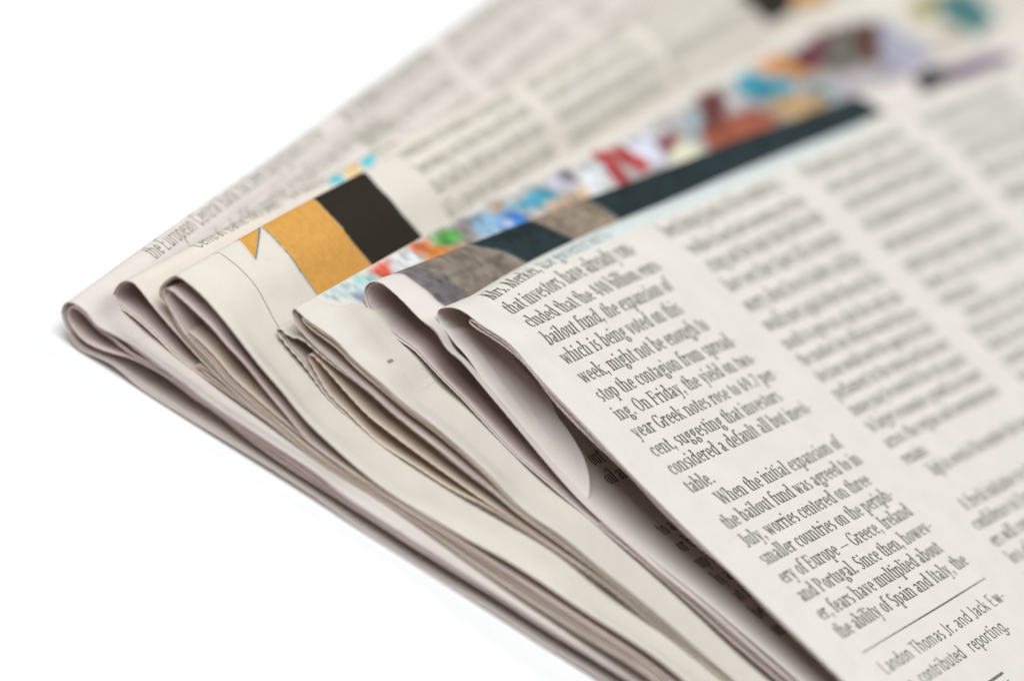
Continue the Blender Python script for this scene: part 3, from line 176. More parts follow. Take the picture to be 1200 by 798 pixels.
def paper_material(name, base, trans, printed=False, grain=0.5):
    mt, nt = new_mat(name)
    N, L = nt.nodes, nt.links
    out = N.new('ShaderNodeOutputMaterial')
    tc = N.new('ShaderNodeTexCoord')
    # cloudy formation of the pulp
    n1 = N.new('ShaderNodeTexNoise'); n1.inputs['Scale'].default_value = 240
    n1.inputs['Detail'].default_value = 4
    L.new(tc.outputs['Object'], n1.inputs['Vector'])
    # fine fibres
    mp = N.new('ShaderNodeMapping'); mp.inputs['Scale'].default_value = (1, 2.6, 1)
    mp.inputs['Rotation'].default_value = (0, 0, 0.35)
    L.new(tc.outputs['Object'], mp.inputs['Vector'])
    n2 = N.new('ShaderNodeTexNoise'); n2.inputs['Scale'].default_value = 2200
    n2.inputs['Detail'].default_value = 5; n2.inputs['Roughness'].default_value = 0.7
    L.new(mp.outputs['Vector'], n2.inputs['Vector'])
    add = N.new('ShaderNodeMath'); add.operation = 'ADD'
    L.new(n1.outputs['Fac'], add.inputs[0]); L.new(n2.outputs['Fac'], add.inputs[1])
    ramp = N.new('ShaderNodeMapRange')
    ramp.inputs['From Min'].default_value = 0.7; ramp.inputs['From Max'].default_value = 1.3
    ramp.inputs['To Min'].default_value = 1.0 - 0.10 * grain
    ramp.inputs['To Max'].default_value = 1.0 + 0.07 * grain
    L.new(add.outputs[0], ramp.inputs['Value'])
    # dark specks of recycled pulp
    vo = N.new('ShaderNodeTexVoronoi'); vo.inputs['Scale'].default_value = 330
    L.new(tc.outputs['Object'], vo.inputs['Vector'])
    sp = N.new('ShaderNodeMapRange')
    sp.inputs['From Min'].default_value = 0.03; sp.inputs['From Max'].default_value = 0.075
    sp.inputs['To Min'].default_value = 0.80; sp.inputs['To Max'].default_value = 1.0
    L.new(vo.outputs['Distance'], sp.inputs['Value'])
    mul = N.new('ShaderNodeMath'); mul.operation = 'MULTIPLY'
    L.new(ramp.outputs[0], mul.inputs[0]); L.new(sp.outputs[0], mul.inputs[1])
    col = N.new('ShaderNodeMix'); col.data_type = 'RGBA'; col.blend_type = 'MULTIPLY'
    col.inputs['Factor'].default_value = 1.0
    col.inputs['A'].default_value = (*base, 1)
    L.new(mul.outputs[0], col.inputs['B'])
    color = col.outputs['Result']
    if printed:
        at = N.new('ShaderNodeAttribute'); at.attribute_name = 'ink'
        mx = N.new('ShaderNodeMix'); mx.data_type = 'RGBA'
        n3 = N.new('ShaderNodeTexNoise'); n3.inputs['Scale'].default_value = 900
        n3.inputs['Detail'].default_value = 6
        L.new(tc.outputs['Object'], n3.inputs['Vector'])
        mr = N.new('ShaderNodeMapRange'); mr.inputs['From Min'].default_value = 0.3
        mr.inputs['From Max'].default_value = 0.7
        mr.inputs['To Min'].default_value = 0.92; mr.inputs['To Max'].default_value = 1.08
        L.new(n3.outputs['Fac'], mr.inputs['Value'])
        ink = N.new('ShaderNodeMix'); ink.data_type = 'RGBA'; ink.blend_type = 'MULTIPLY'
        ink.inputs['Factor'].default_value = 1.0
        L.new(at.outputs['Color'], ink.inputs['A']); L.new(mr.outputs[0], ink.inputs['B'])
        L.new(at.outputs['Alpha'], mx.inputs['Factor'])
        L.new(color, mx.inputs['A']); L.new(ink.outputs['Result'], mx.inputs['B'])
        color = mx.outputs['Result']
    bump = N.new('ShaderNodeBump'); bump.inputs['Strength'].default_value = 0.35
    bump.inputs['Distance'].default_value = 0.00005
    L.new(n2.outputs['Fac'], bump.inputs['Height'])
    # soft cockle of the sheet
    n4 = N.new('ShaderNodeTexNoise'); n4.inputs['Scale'].default_value = 70
    n4.inputs['Detail'].default_value = 2
    L.new(tc.outputs['Object'], n4.inputs['Vector'])
    b2 = N.new('ShaderNodeBump'); b2.inputs['Strength'].default_value = 0.55
    b2.inputs['Distance'].default_value = 0.0009
    L.new(n4.outputs['Fac'], b2.inputs['Height']); L.new(bump.outputs['Normal'], b2.inputs['Normal'])
    pr = N.new('ShaderNodeBsdfPrincipled')
    pr.inputs['Roughness'].default_value = 0.78
    pr.inputs['Specular IOR Level'].default_value = 0.10 if printed else 0.2
    L.new(color, pr.inputs['Base Color']); L.new(b2.outputs['Normal'], pr.inputs['Normal'])
    tr = N.new('ShaderNodeBsdfTranslucent'); tr.inputs['Color'].default_value = (*trans, 1)
    ms = N.new('ShaderNodeMixShader'); ms.inputs['Fac'].default_value = 0.19
    L.new(pr.outputs[0], ms.inputs[1]); L.new(tr.outputs[0], ms.inputs[2])
    if printed:                                # solid ink lets less light through
        fr = N.new('ShaderNodeMapRange')
        fr.inputs['To Min'].default_value = 0.16; fr.inputs['To Max'].default_value = 0.02
        L.new(at.outputs['Alpha'], fr.inputs['Value']); L.new(fr.outputs[0], ms.inputs['Fac'])
    L.new(ms.outputs[0], out.inputs['Surface'])
    return mt

def ink_material(name, color, fade=0.15):
    mt, nt = new_mat(name)
    N, L = nt.nodes, nt.links
    out = N.new('ShaderNodeOutputMaterial')
    tc = N.new('ShaderNodeTexCoord')
    n = N.new('ShaderNodeTexNoise'); n.inputs['Scale'].default_value = 3000
    n.inputs['Detail'].default_value = 3
    L.new(tc.outputs['Object'], n.inputs['Vector'])
    mr = N.new('ShaderNodeMapRange')
    mr.inputs['From Min'].default_value = 0.35; mr.inputs['From Max'].default_value = 0.75
    L.new(n.outputs['Fac'], mr.inputs['Value'])
    mx = N.new('ShaderNodeMix'); mx.data_type = 'RGBA'
    mx.inputs['A'].default_value = (*color, 1)
    mx.inputs['B'].default_value = (color[0] + fade, color[1] + fade, color[2] + fade * .85, 1)
    L.new(mr.outputs[0], mx.inputs['Factor'])
    pr = N.new('ShaderNodeBsdfPrincipled'); pr.inputs['Roughness'].default_value = 0.7
    pr.inputs['Specular IOR Level'].default_value = 0.15
    L.new(mx.outputs['Result'], pr.inputs['Base Color'])
    L.new(pr.outputs[0], out.inputs['Surface'])
    return mt

def table_material():
    mt, nt = new_mat("white_board")
    N, L = nt.nodes, nt.links
    out = N.new('ShaderNodeOutputMaterial')
    tc = N.new('ShaderNodeTexCoord')
    n = N.new('ShaderNodeTexNoise'); n.inputs['Scale'].default_value = 60
    L.new(tc.outputs['Object'], n.inputs['Vector'])
    mx = N.new('ShaderNodeMix'); mx.data_type = 'RGBA'
    mx.inputs['A'].default_value = (0.706, 0.678, 0.664, 1)
    mx.inputs['B'].default_value = (0.712, 0.684, 0.670, 1)
    L.new(n.outputs['Fac'], mx.inputs['Factor'])
    pr = N.new('ShaderNodeBsdfPrincipled'); pr.inputs['Roughness'].default_value = 0.8
    pr.inputs['Specular IOR Level'].default_value = 0.1
    L.new(mx.outputs['Result'], pr.inputs['Base Color'])
    L.new(pr.outputs[0], out.inputs['Surface'])
    return mt

PAPER = {
    'A': ((0.668, 0.596, 0.545), (0.62, 0.21, 0.12)),
    'B': ((0.672, 0.602, 0.525), (0.95, 0.46, 0.18)),
    'C': ((0.668, 0.604, 0.525), (0.74, 0.34, 0.16)),
    'D': ((0.664, 0.600, 0.525), (0.62, 0.23, 0.13)),
    'E': ((0.672, 0.592, 0.545), (0.62, 0.20, 0.13)),
    'F': ((0.668, 0.611, 0.544), (0.58, 0.24, 0.15)),
}
NAMES = dict(zip('ABCDEF', ('rosy', 'peach', 'cream', 'grey', 'white', 'greenish')))
MAT_PAPER = {g: paper_material("newsprint_" + NAMES[g], *PAPER[g]) for g in 'ABCDEF'}
MAT_PRINT = {g: paper_material("printed_newsprint_" + NAMES[g], *PAPER[g], printed=True) for g in 'ABCDEF'}
MAT_INNER = [paper_material("inner_newsprint_mauve", (0.668, 0.562, 0.525), (0.72, 0.22, 0.13)),
             paper_material("inner_newsprint_tan", (0.672, 0.585, 0.485), (0.85, 0.38, 0.16))]
MAT_INK = ink_material("text_ink", (0.060, 0.044, 0.026))
MAT_INK_SOFT = ink_material("soft_text_ink", (0.15, 0.135, 0.095))

# ---------------------------------------------------------------- the folded sheets
def weight(s):
    t = np.clip((-25 - s) / 18.0, 0, 1)
    return t * t * (3 - 2 * t)

def ysat(y):
    return 300 * np.tanh(y / 300)

def sst(t):
    t = np.clip(t, 0, 1)
    return t * t * (3 - 2 * t)

def window(s, a, b, c, d):
    return sst((s - a) / (b - a)) * (1 - sst((s - c) / (d - c)))

class Sheet:
    """A folded sheet: an (s, z) profile swept along the spine direction."""
    def __init__(self, key):
        self.key = key
        g, pts, i0 = PROFILES[key]
        self.g = g
        P = np.array(pts, float)
        (ox, oy), phi = FRAMES[g]
        ph = math.radians(phi)
        self.o = np.array([ox, oy, 0.0])
        self.X = np.array([math.cos(ph), math.sin(ph), 0.0])
        self.Y = np.array([-math.sin(ph), math.cos(ph), 0.0])
        self.k, self.r = DEFORM.get(key[:2], (0, 0))
        self.recess = .28 if key.endswith('n') else 0.0
        # fine polyline
        L = np.r_[0, np.cumsum(np.linalg.norm(np.diff(P, axis=0), axis=1))]
        nose = L[i0]
        d_ = np.r_[np.arange(0, 8, .2), np.arange(8, 90, .5), np.arange(90, 400, 4)]
        lo = (nose - d_[(d_ > 0) & (d_ < nose)])[::-1]
        lo = np.r_[0, lo]
        up = nose + d_[d_ < L[-1] - nose - .05]
        t = np.r_[lo, up, L[-1]]
        Q = np.stack([self.spline(L, P[:, c], t) for c in (0, 1)], 1)
        self.t, self.Q, self.nose = t, Q, nose
        self.i0 = len(lo)
        d = np.gradient(Q, axis=0)
        d /= np.maximum(np.linalg.norm(d, axis=1), 1e-9)[:, None]
        self.N = np.stack([-d[:, 1], d[:, 0]], 1)      # points out of the fold on the upper leg

    @staticmethod
    def spline(x, y, t):
        m = np.gradient(y, x)
        dx = np.diff(x)
        i = np.clip(np.searchsorted(x, t, side='right') - 1, 0, len(x) - 2)
        h = dx[i]
        u = (t - x[i]) / h
        # limit tangents so that the curve does not overshoot
        sec = np.diff(y) / dx
        m = np.clip(m, -3 * np.maximum(np.abs(np.r_[sec[0], sec]), np.abs(np.r_[sec, sec[-1]])),
                    3 * np.maximum(np.abs(np.r_[sec[0], sec]), np.abs(np.r_[sec, sec[-1]])))
        h00 = 2*u**3 - 3*u**2 + 1; h10 = u**3 - 2*u**2 + u
        h01 = -2*u**3 + 3*u**2; h11 = u**3 - u**2
        return h00*y[i] + h10*h*m[i] + h01*y[i+1] + h11*h*m[i+1]

    def place(self, s, z, y):
        w = weight(s)
        s2 = s - self.k * ysat(y) * w
        z2 = z + self.r * ysat(y) * w
        if self.g == 'F':
            s2 = s2 - 2.1 * np.tanh(np.maximum(y - 8, 0) / 22) * (1 - sst((s + 49) / 6))
        if self.g in DROOP:                     # sags under the papers that lie on it
            f = DROOP[self.g]
            z2 = z2 * (1 - f[0] * window(s, *f[1:5]) * sst(y / 5) * sst((z - f[5]) / f[6]))
        if self.g == 'C':
            z2 = z2 * (1 - .15 * window(s, 8, 20, 50, 60) * sst(y / 5) * sst((z - 4) / 4))
        P = self.o + s2[..., None] * self.X + y[..., None] * self.Y
        P[..., 2] = z2
        # gentle cockle shared by all sheets of the pile
        ramp = np.clip(y / 30, 0, 1)
        hgt = np.clip(z2 / 6, 0, 1)
        P[..., 2] += 0.21 * ramp * hgt * np.sin(P[..., 0] / 11 + P[..., 1] / 23) * np.sin(P[..., 1] / 17 - P[..., 0] / 31 + 1)
        P[..., 2] += 0.045 * ramp * hgt * np.sin(P[..., 1] / 5.3 + np.sin(P[..., 0] / 9) * 2)
        return P * MM

    def top(self, arc, y, off=0.0):
        """point on the outside of the upper leg, arc measured from the fold"""
        t = self.nose + arc
        s = np.interp(t, self.t, self.Q[:, 0]); z = np.interp(t, self.t, self.Q[:, 1])
        nx = np.interp(t, self.t, self.N[:, 0]); nz = np.interp(t, self.t, self.N[:, 1])
        n = np.hypot(nx, nz)
        o = T / 2 + off
        return self.place(s + nx / n * o, z + nz / n * o, y)

    def floor(self, arc, y, off=0.0):
        """point on the inside of the lower leg"""
        t = self.nose - arc
        s = np.interp(t, self.t, self.Q[:, 0]); z = np.interp(t, self.t, self.Q[:, 1])
        nx = np.interp(t, self.t, self.N[:, 0]); nz = np.interp(t, self.t, self.N[:, 1])
        n = np.hypot(nx, nz)
        o = T / 2 + off
        return self.place(s - nx / n * o, z - nz / n * o, y)

T = 0.085          # thickness of newsprint, mm
LENGTH = 330.0     # length of the fold, mm
YS = np.r_[0, 0.15, 0.5, 1.1, 1.8, 2.6, 3.5, 4.5, 6, 8, np.arange(11, 200, 4), np.arange(203, LENGTH, 7), LENGTH]

def mesh_object(name, verts, faces, mat, parent=None, smooth=True):
    me = bpy.data.meshes.new(name)
    verts = np.asarray(verts, np.float32)
    faces = np.asarray(faces, np.int32)
    k = faces.shape[1]
    me.vertices.add(len(verts)); me.vertices.foreach_set('co', verts.ravel())
    me.loops.add(faces.size); me.loops.foreach_set('vertex_index', faces.ravel())
    me.polygons.add(len(faces))
    me.polygons.foreach_set('loop_start', np.arange(0, faces.size, k, dtype=np.int32))
    me.polygons.foreach_set('loop_total', np.full(len(faces), k, np.int32))
    me.update(calc_edges=True)
    me.validate()
    if smooth:
        me.polygons.foreach_set('use_smooth', np.ones(len(me.polygons), bool))
    me.materials.append(mat)
    o = bpy.data.objects.new(name, me)
    COL.objects.link(o)
    if parent is not None:
        o.parent = parent
        o.matrix_parent_inverse = parent.matrix_world.inverted()
    return o

def grid_faces(nr, nc, off=0, flip=False):
    a = (np.arange(nr - 1)[:, None] * nc + np.arange(nc - 1)[None]).ravel() + off
    f = np.stack([a, a + 1, a + nc + 1, a + nc], 1)
    return f[:, ::-1] if flip else f

def edge_jag(key, n, t):
    """how far the cut edge runs back at each point: slight, and toothed on the ragged sheets"""
    rs = np.random.RandomState(sum(map(ord, key)))
    base = np.interp(t, np.arange(0, t[-1] + 8, 7), rs.uniform(0, .22, len(np.arange(0, t[-1] + 8, 7))))
    teeth = np.abs(((t / 1.3) % 1) - .5) * 2
    amp = {'D0': .30, 'C1': .06, 'E0': .10, 'F0': .05, 'D1': .2}.get(key, .06)
    if key.endswith('n'):
        base *= 1.9
    return base + amp * teeth + rs.uniform(0, .03, n)

def inner_paper(sh):
    if sh.key == 'A0n':
        return MAT_PAPER['A']
    if sh.g in 'AEF':
        return MAT_INNER[0]
    return MAT_INNER[sum(map(ord, sh.key)) % 2]

def build_sheet(sh, name, parent):
    Q, N = sh.Q, sh.N
    mat = MAT_PAPER[sh.g] if sh.key.endswith('0') or sh.key == 'D2' else inner_paper(sh)
    n = len(Q)
    jag = edge_jag(sh.key, n, sh.t)
    yy = YS[None, :] + (jag + sh.recess)[:, None] * np.exp(-YS[None, :] / 3.0)
    rings = []
    for sgn in (1, -1):
        s = (Q[:, 0] + sgn * N[:, 0] * T / 2)[:, None] + 0 * yy
        z = np.maximum((Q[:, 1] + sgn * N[:, 1] * T / 2), 0.02)[:, None] + 0 * yy
        rings.append(sh.place(s, z, yy).reshape(-1, 3))
    nc = len(YS)
    V = np.concatenate(rings)
    F = [grid_faces(n, nc, 0, True), grid_faces(n, nc, n * nc, False)]
    # rims on their own vertices: cut front edge, far edge, both free edges
    def rim(ia):
        nonlocal V
        b = len(V)
        V = np.concatenate([V, V[ia], V[ia + n * nc]])
        m_ = len(ia)
        a = np.arange(m_ - 1)
        F.append(np.stack([a + b, a + 1 + b, a + 1 + b + m_, a + b + m_], 1))
    rim(np.arange(n) * nc)
    rim(np.arange(n) * nc + nc - 1)
    rim(np.arange(nc))
    rim((n - 1) * nc + np.arange(nc))
    return mesh_object(name, V, np.concatenate(F), mat, parent)

# ---------------------------------------------------------------- a serif face drawn as strokes
def q(x0, y0, x1, y1, w):              # slanted bar, w wide horizontally
    return [[(x0 - w/2, y0), (x0 + w/2, y0), (x1 + w/2, y1), (x1 - w/2, y1)]]
def bar(x0, x1, y0, y1):
    return [[(x0, y0), (x1, y0), (x1, y1), (x0, y1)]]
def ring(cx, cy, rx, ry, a0, a1, tv=.19, th=.09, n=12):
    out = []
    k = max(3, int(abs(a1 - a0) / 360 * n * 1.6))
    A = [math.radians(a0 + (a1 - a0) * i / k) for i in range(k + 1)]
    for a, b in zip(A[:-1], A[1:]):
        out.append([(cx + rx*math.cos(a), cy + ry*math.sin(a)), (cx + rx*math.cos(b), cy + ry*math.sin(b)),
                    (cx + (rx-tv)*math.cos(b), cy + (ry-th)*math.sin(b)), (cx + (rx-tv)*math.cos(a), cy + (ry-th)*math.sin(a))])
    return out
def dot(x, y, r=.125):
    return ring(x, y, r, r, 0, 360, r, r, 6)

def make_font(serif=True, W=None):
    W = W or (.22 if serif else .155)
    H = .085 if serif else .15
    TV = W
    def stem(x, y0, y1, lo=True, hi=False, hs=None):
        r = bar(x - W/2, x + W/2, y0, y1)
        if serif and lo: r += bar(x - .23, x + .23, y0, y0 + .075)
        if serif and hi: r += bar(x - .23, x + .23, y1 - .075, y1)
        if serif and hs: r += [[(x - .24, y1 - .12), (x - W/2, y1 - .14), (x - W/2, y1), (x - .22, y1 - .04)]]
        return r
    R = lambda *a, **k: ring(*a, tv=TV, th=H, **k)
    g = {}
    arch = lambda x0, x1, top=1.0: R((x0 + x1)/2, top - .36, (x1 - x0)/2 + W/2, .38, 0, 150)
    g['a'] = (.80, R(.36, .70, .28, .32, 0, 160) + bar(.64 - W, .64, .06, .70) + R(.34, .27, .27, .28, 60, 350) + bar(.3, .64, .50, .50 + H) + (bar(.6, .78, 0, .09) if serif else []))
    g['b'] = (.88, stem(.2, 0, 1.52, False, False, True) + R(.46, .5, .35, .52, -150, 150))
    g['c'] = (.74, R(.41, .5, .34, .52, 45, 318) + (dot(.62, .80, .10) if serif else []))
    g['d'] = (.90, stem(.68, 0, 1.52, False, False, True) + R(.42, .5, .35, .52, 30, 330) + (bar(.68, .9, 0, .075) if serif else []))
    g['e'] = (.78, R(.41, .5, .34, .52, 0, 318) + bar(.1, .72, .47, .47 + H))
    g['f'] = (.54, stem(.24, 0, 1.2, True) + R(.44, 1.18, .30, .36, 45, 180) + bar(.04, .5, .90, .98) + (dot(.58, 1.42, .09) if serif else []))
    g['g'] = (.82, (R(.38, .66, .29, .36, 0, 360) + R(.38, -.18, .33, .28, 0, 360) + q(.2, .34, .2, .06, .1) + bar(.2, .55, .04, .13) + bar(.56, .8, .9, .98))
              if serif else (stem(.66, -.2, 1) + R(.41, .5, .34, .52, 30, 330) + R(.40, -.12, .34, .34, 200, 360)))
    g['h'] = (.94, stem(.2, 0, 1.52, True, False, True) + arch(.2, .70) + stem(.70, 0, .66))
    g['i'] = (.46, stem(.22, 0, 1.0, True, False, True) + dot(.2, 1.33))
    g['j'] = (.44, stem(.22, -.25, 1.0, False, False, True) + R(.05, -.2, .265, .3, 270, 360) + dot(.22, 1.33))
    g['k'] = (.90, stem(.2, 0, 1.52, True, False, True) + q(.28, .42, .68, .98, .1) + q(.42, .56, .74, 0, .2) + (bar(.5, .86, .92, .99) + bar(.58, .92, 0, .07) if serif else []))
    g['l'] = (.46, stem(.22, 0, 1.52, True, False, True))
    g['m'] = (1.38, stem(.2, 0, 1, True, False, True) + arch(.2, .66) + stem(.66, 0, .66) + arch(.66, 1.12) + stem(1.12, 0, .66))
    g['n'] = (.94, stem(.2, 0, 1, True, False, True) + arch(.2, .70) + stem(.70, 0, .66))
    g['o'] = (.82, R(.41, .5, .35, .52, 0, 360))
    g['p'] = (.88, stem(.2, -.48, 1, True, False, True) + R(.46, .5, .35, .52, -150, 150))
    g['q'] = (.88, stem(.68, -.48, 1) + R(.42, .5, .35, .52, 30, 330))
    g['r'] = (.64, stem(.2, 0, 1, True, False, True) + R(.44, .62, .26, .38, 50, 150) + (dot(.54, .86, .12) if serif else []))
    g['s'] = (.66, R(.33, .74, .25, .28, 40, 250) + R(.33, .27, .26, .29, -140, 80) + q(.2, .62, .46, .38, .22))
    g['t'] = (.52, stem(.24, .2, 1.26, False) + R(.42, .24, .275, .26, 180, 300) + bar(.04, .5, .90, .98))
    g['u'] = (.94, stem(.2, .3, 1, False, False, True) + R(.42, .34, .315, .36, 190, 350) + stem(.68, 0, 1, False, False, True) + (bar(.68, .9, 0, .075) if serif else []))
    g['v'] = (.80, q(.16, 1, .40, 0, .2) + q(.64, 1, .42, 0, .09) + (bar(.0, .34, .92, 1) + bar(.5, .8, .92, 1) if serif else []))
    g['w'] = (1.18, q(.16, 1, .38, 0, .2) + q(.6, 1, .4, 0, .09) + q(.58, 1, .8, 0, .2) + q(1.02, 1, .82, 0, .09) + (bar(0, .34, .92, 1) + bar(.86, 1.18, .92, 1) if serif else []))
    g['x'] = (.80, q(.18, 1, .62, 0, .2) + q(.62, 1, .18, 0, .09) + (bar(.02, .36, .92, 1) + bar(.46, .78, 0, .08) + bar(.48, .78, .92, 1) + bar(.02, .34, 0, .08) if serif else []))
    g['y'] = (.80, q(.16, 1, .42, 0, .2) + q(.64, 1, .30, -.42, .1) + dot(.22, -.38, .11) + (bar(0, .34, .92, 1) + bar(.5, .8, .92, 1) if serif else []))
    g['z'] = (.70, bar(.08, .6, .9, 1) + q(.5, .95, .16, .05, .2) + bar(.08, .62, 0, .1))
    C_ = 1.42
    def cs(x, lo=True, hi=True): return stem(x, 0, C_, lo, hi)
    g['A'] = (1.12, q(.54, C_, .18, 0, .09) + q(.54, C_, .88, 0, .2) + bar(.3, .76, .45, .54) + (bar(.02, .36, 0, .08) + bar(.7, 1.08, 0, .08) if serif else []))
    g['B'] = (1.02, cs(.24) + R(.44, 1.05, .38, .38, -90, 90) + R(.46, .36, .44, .38, -90, 90) + bar(.2, .5, .68, .75))
    g['C'] = (1.04, R(.55, .71, .47, .74, 40, 320) + bar(.86, .94, 1.0, 1.4))
    g['E'] = (.98, cs(.24) + bar(.2, .84, C_ - .09, C_) + bar(.2, .88, 0, .09) + bar(.2, .66, .68, .77) + (bar(.78, .86, 1.1, C_) + bar(.82, .9, 0, .34) + bar(.62, .7, .52, .92) if serif else []))
    g['F'] = (.92, cs(.24) + bar(.2, .84, C_ - .09, C_) + bar(.2, .66, .68, .77) + (bar(.78, .86, 1.1, C_) + bar(.62, .7, .52, .92) if serif else []))
    g['G'] = (1.14, R(.55, .71, .47, .74, 40, 330) + stem(.92, .06, .62, False, True) + bar(.86, .94, 1.0, 1.4))
    g['H'] = (1.16, cs(.24) + cs(.90) + bar(.2, .9, .68, .77))
    g['I'] = (.54, cs(.27))
    g['J'] = (.66, stem(.42, .2, C_, False, True) + R(.24, .22, .275, .3, 200, 360))
    g['L'] = (.94, cs(.24) + bar(.2, .84, 0, .09) + (bar(.78, .86, 0, .36) if serif else []))
    g['M'] = (1.46, stem(.22, 0, C_) + stem(1.2, 0, C_) + q(.26, C_, .7, 0, .22) + q(1.14, C_, .72, 0, .09) + (bar(0, .3, C_ - .08, C_) + bar(1.12, 1.42, C_ - .08, C_) if serif else []))
    g['N'] = (1.18, bar(.18, .27, 0, C_) + bar(.88, .97, 0, C_) + q(.24, C_, .9, 0, .24) + (bar(0, .4, C_ - .07, C_) + bar(.02, .42, 0, .07) + bar(.74, 1.12, C_ - .07, C_) if serif else []))
    g['O'] = (1.14, R(.56, .71, .48, .74, 0, 360))
    g['P'] = (.96, cs(.24) + R(.44, 1.02, .42, .40, -90, 90))
    g['S'] = (.84, R(.42, 1.04, .32, .40, 30, 260) + R(.42, .38, .34, .41, -150, 80) + q(.24, .9, .62, .52, .26))
    g['T'] = (1.0, stem(.5, 0, C_) + bar(.06, .94, C_ - .09, C_) + (bar(.06, .14, 1.05, C_) + bar(.86, .94, 1.05, C_) if serif else []))
    g['W'] = (1.54, q(.2, C_, .5, 0, .22) + q(.78, C_, .52, 0, .09) + q(.74, C_, 1.06, 0, .22) + q(1.34, C_, 1.08, 0, .09) + (bar(0, .42, C_ - .08, C_) + bar(1.16, 1.5, C_ - .08, C_) if serif else []))
    g['Y'] = (1.08, q(.2, C_, .54, .6, .22) + q(.86, C_, .56, .6, .09) + stem(.54, 0, .66) + (bar(0, .4, C_ - .08, C_) + bar(.7, 1.04, C_ - .08, C_) if serif else []))
    g['0'] = (.86, R(.43, .68, .34, .70, 0, 360))
    g['4'] = (.86, stem(.58, 0, 1.36) + q(.1, .42, .52, 1.36, .1) + bar(.06, .8, .36, .45))
    g['6'] = (.86, R(.43, .45, .34, .47, 0, 360) + R(.62, .62, .53, .76, 100, 180))
    g['7'] = (.80, bar(.1, .74, 1.24, 1.36) + q(.68, 1.28, .34, 0, .16))
    g['9'] = (.86, R(.43, .91, .34, .47, 0, 360) + R(.24, .74, .53, .76, -80, 0))
    g['.'] = (.40, dot(.2, .11, .13))
    g[','] = (.40, dot(.2, .11, .13) + q(.26, .1, .14, -.28, .1))
    g['-'] = (.56, bar(.08, .48, .42, .54))
    g['—'] = (1.5, bar(.1, 1.4, .42, .51))
    g["'"] = (.32, q(.18, 1.45, .14, 1.05, .12))
    return g

SERIF = make_font(True)
SANS = make_font(False)
SERIF_LIGHT = make_font(True, .19)
GAP = .42          # word space
TRACK = .0

def line_width(txt, font):
    return sum((GAP if c == ' ' else font[c][0] + TRACK) for c in txt if c == ' ' or c in font)

def set_line(txt, font, x0, width=None, size=1.5, xs=1.0):
    """quads of one printed line in millimetres: (x along the line, height above its baseline)"""
    txt = ''.join(c for c in txt if c == ' ' or c in font)
    nat = line_width(txt, font) * size * xs
    gaps = txt.count(' ')
    extra = 0.0
    if width is not None:
        xs *= min(1.4, max(.80, width / nat))
        if gaps:
            extra = (width - line_width(txt, font) * size * xs) / gaps
    out = []
    x = x0
    for c in txt:
        if c == ' ':
            x += GAP * size * xs + extra
            continue
        adv, polys = font[c]
        for p in polys:
            out.append([(x + px * size * xs, py * size) for px, py in p])
        x += adv * size * xs
    return out

def text_object(name, rows, sheet, mat, parent, leg='top', off=0.03):
    """rows: (arc of baseline, quads)"""
    V = []
    for arc, quads in rows:
        if quads:
            qd = np.array(quads, float)          # n,4,2
            if arc < 30:                         # short pieces follow the bend of the page
                h = np.abs(qd[:, 3] - qd[:, 0]).max(1)
                parts = []
                for m_ in range(1, 7):
                    sel = qd[(np.clip(np.ceil(h / .55), 1, 6)) == m_]
                    for i_ in range(m_):
                        u0, u1 = i_ / m_, (i_ + 1) / m_
                        l0 = sel[:, 0] * (1 - u0) + sel[:, 3] * u0; l1 = sel[:, 0] * (1 - u1) + sel[:, 3] * u1
                        r0 = sel[:, 1] * (1 - u0) + sel[:, 2] * u0; r1 = sel[:, 1] * (1 - u1) + sel[:, 2] * u1
                        parts.append(np.stack([l0, r0, r1, l1], 1))
                qd = np.concatenate(parts)
            V.append(np.stack([arc - qd[..., 1], qd[..., 0]], -1))
    V = np.concatenate(V)
    f = sheet.top if leg == 'top' else sheet.floor
    P = f(V[..., 0].ravel(), V[..., 1].ravel(), off)
    F = np.arange(len(P)).reshape(-1, 4)
    return mesh_object(name, P, F, mat, parent, smooth=False)

# ---------------------------------------------------------------- printed pictures
def inside(poly, a, y):
    r = np.zeros(a.shape, bool)
    n = len(poly)
    for i in range(n):
        (a0, y0), (a1, y1) = poly[i], poly[(i + 1) % n]
        c = (y0 > y) != (y1 > y)
        with np.errstate(divide='ignore', invalid='ignore'):
            xi = (a1 - a0) * (y - y0) / (y1 - y0 + 1e-12) + a0
        r ^= c & (a < xi)
    return r

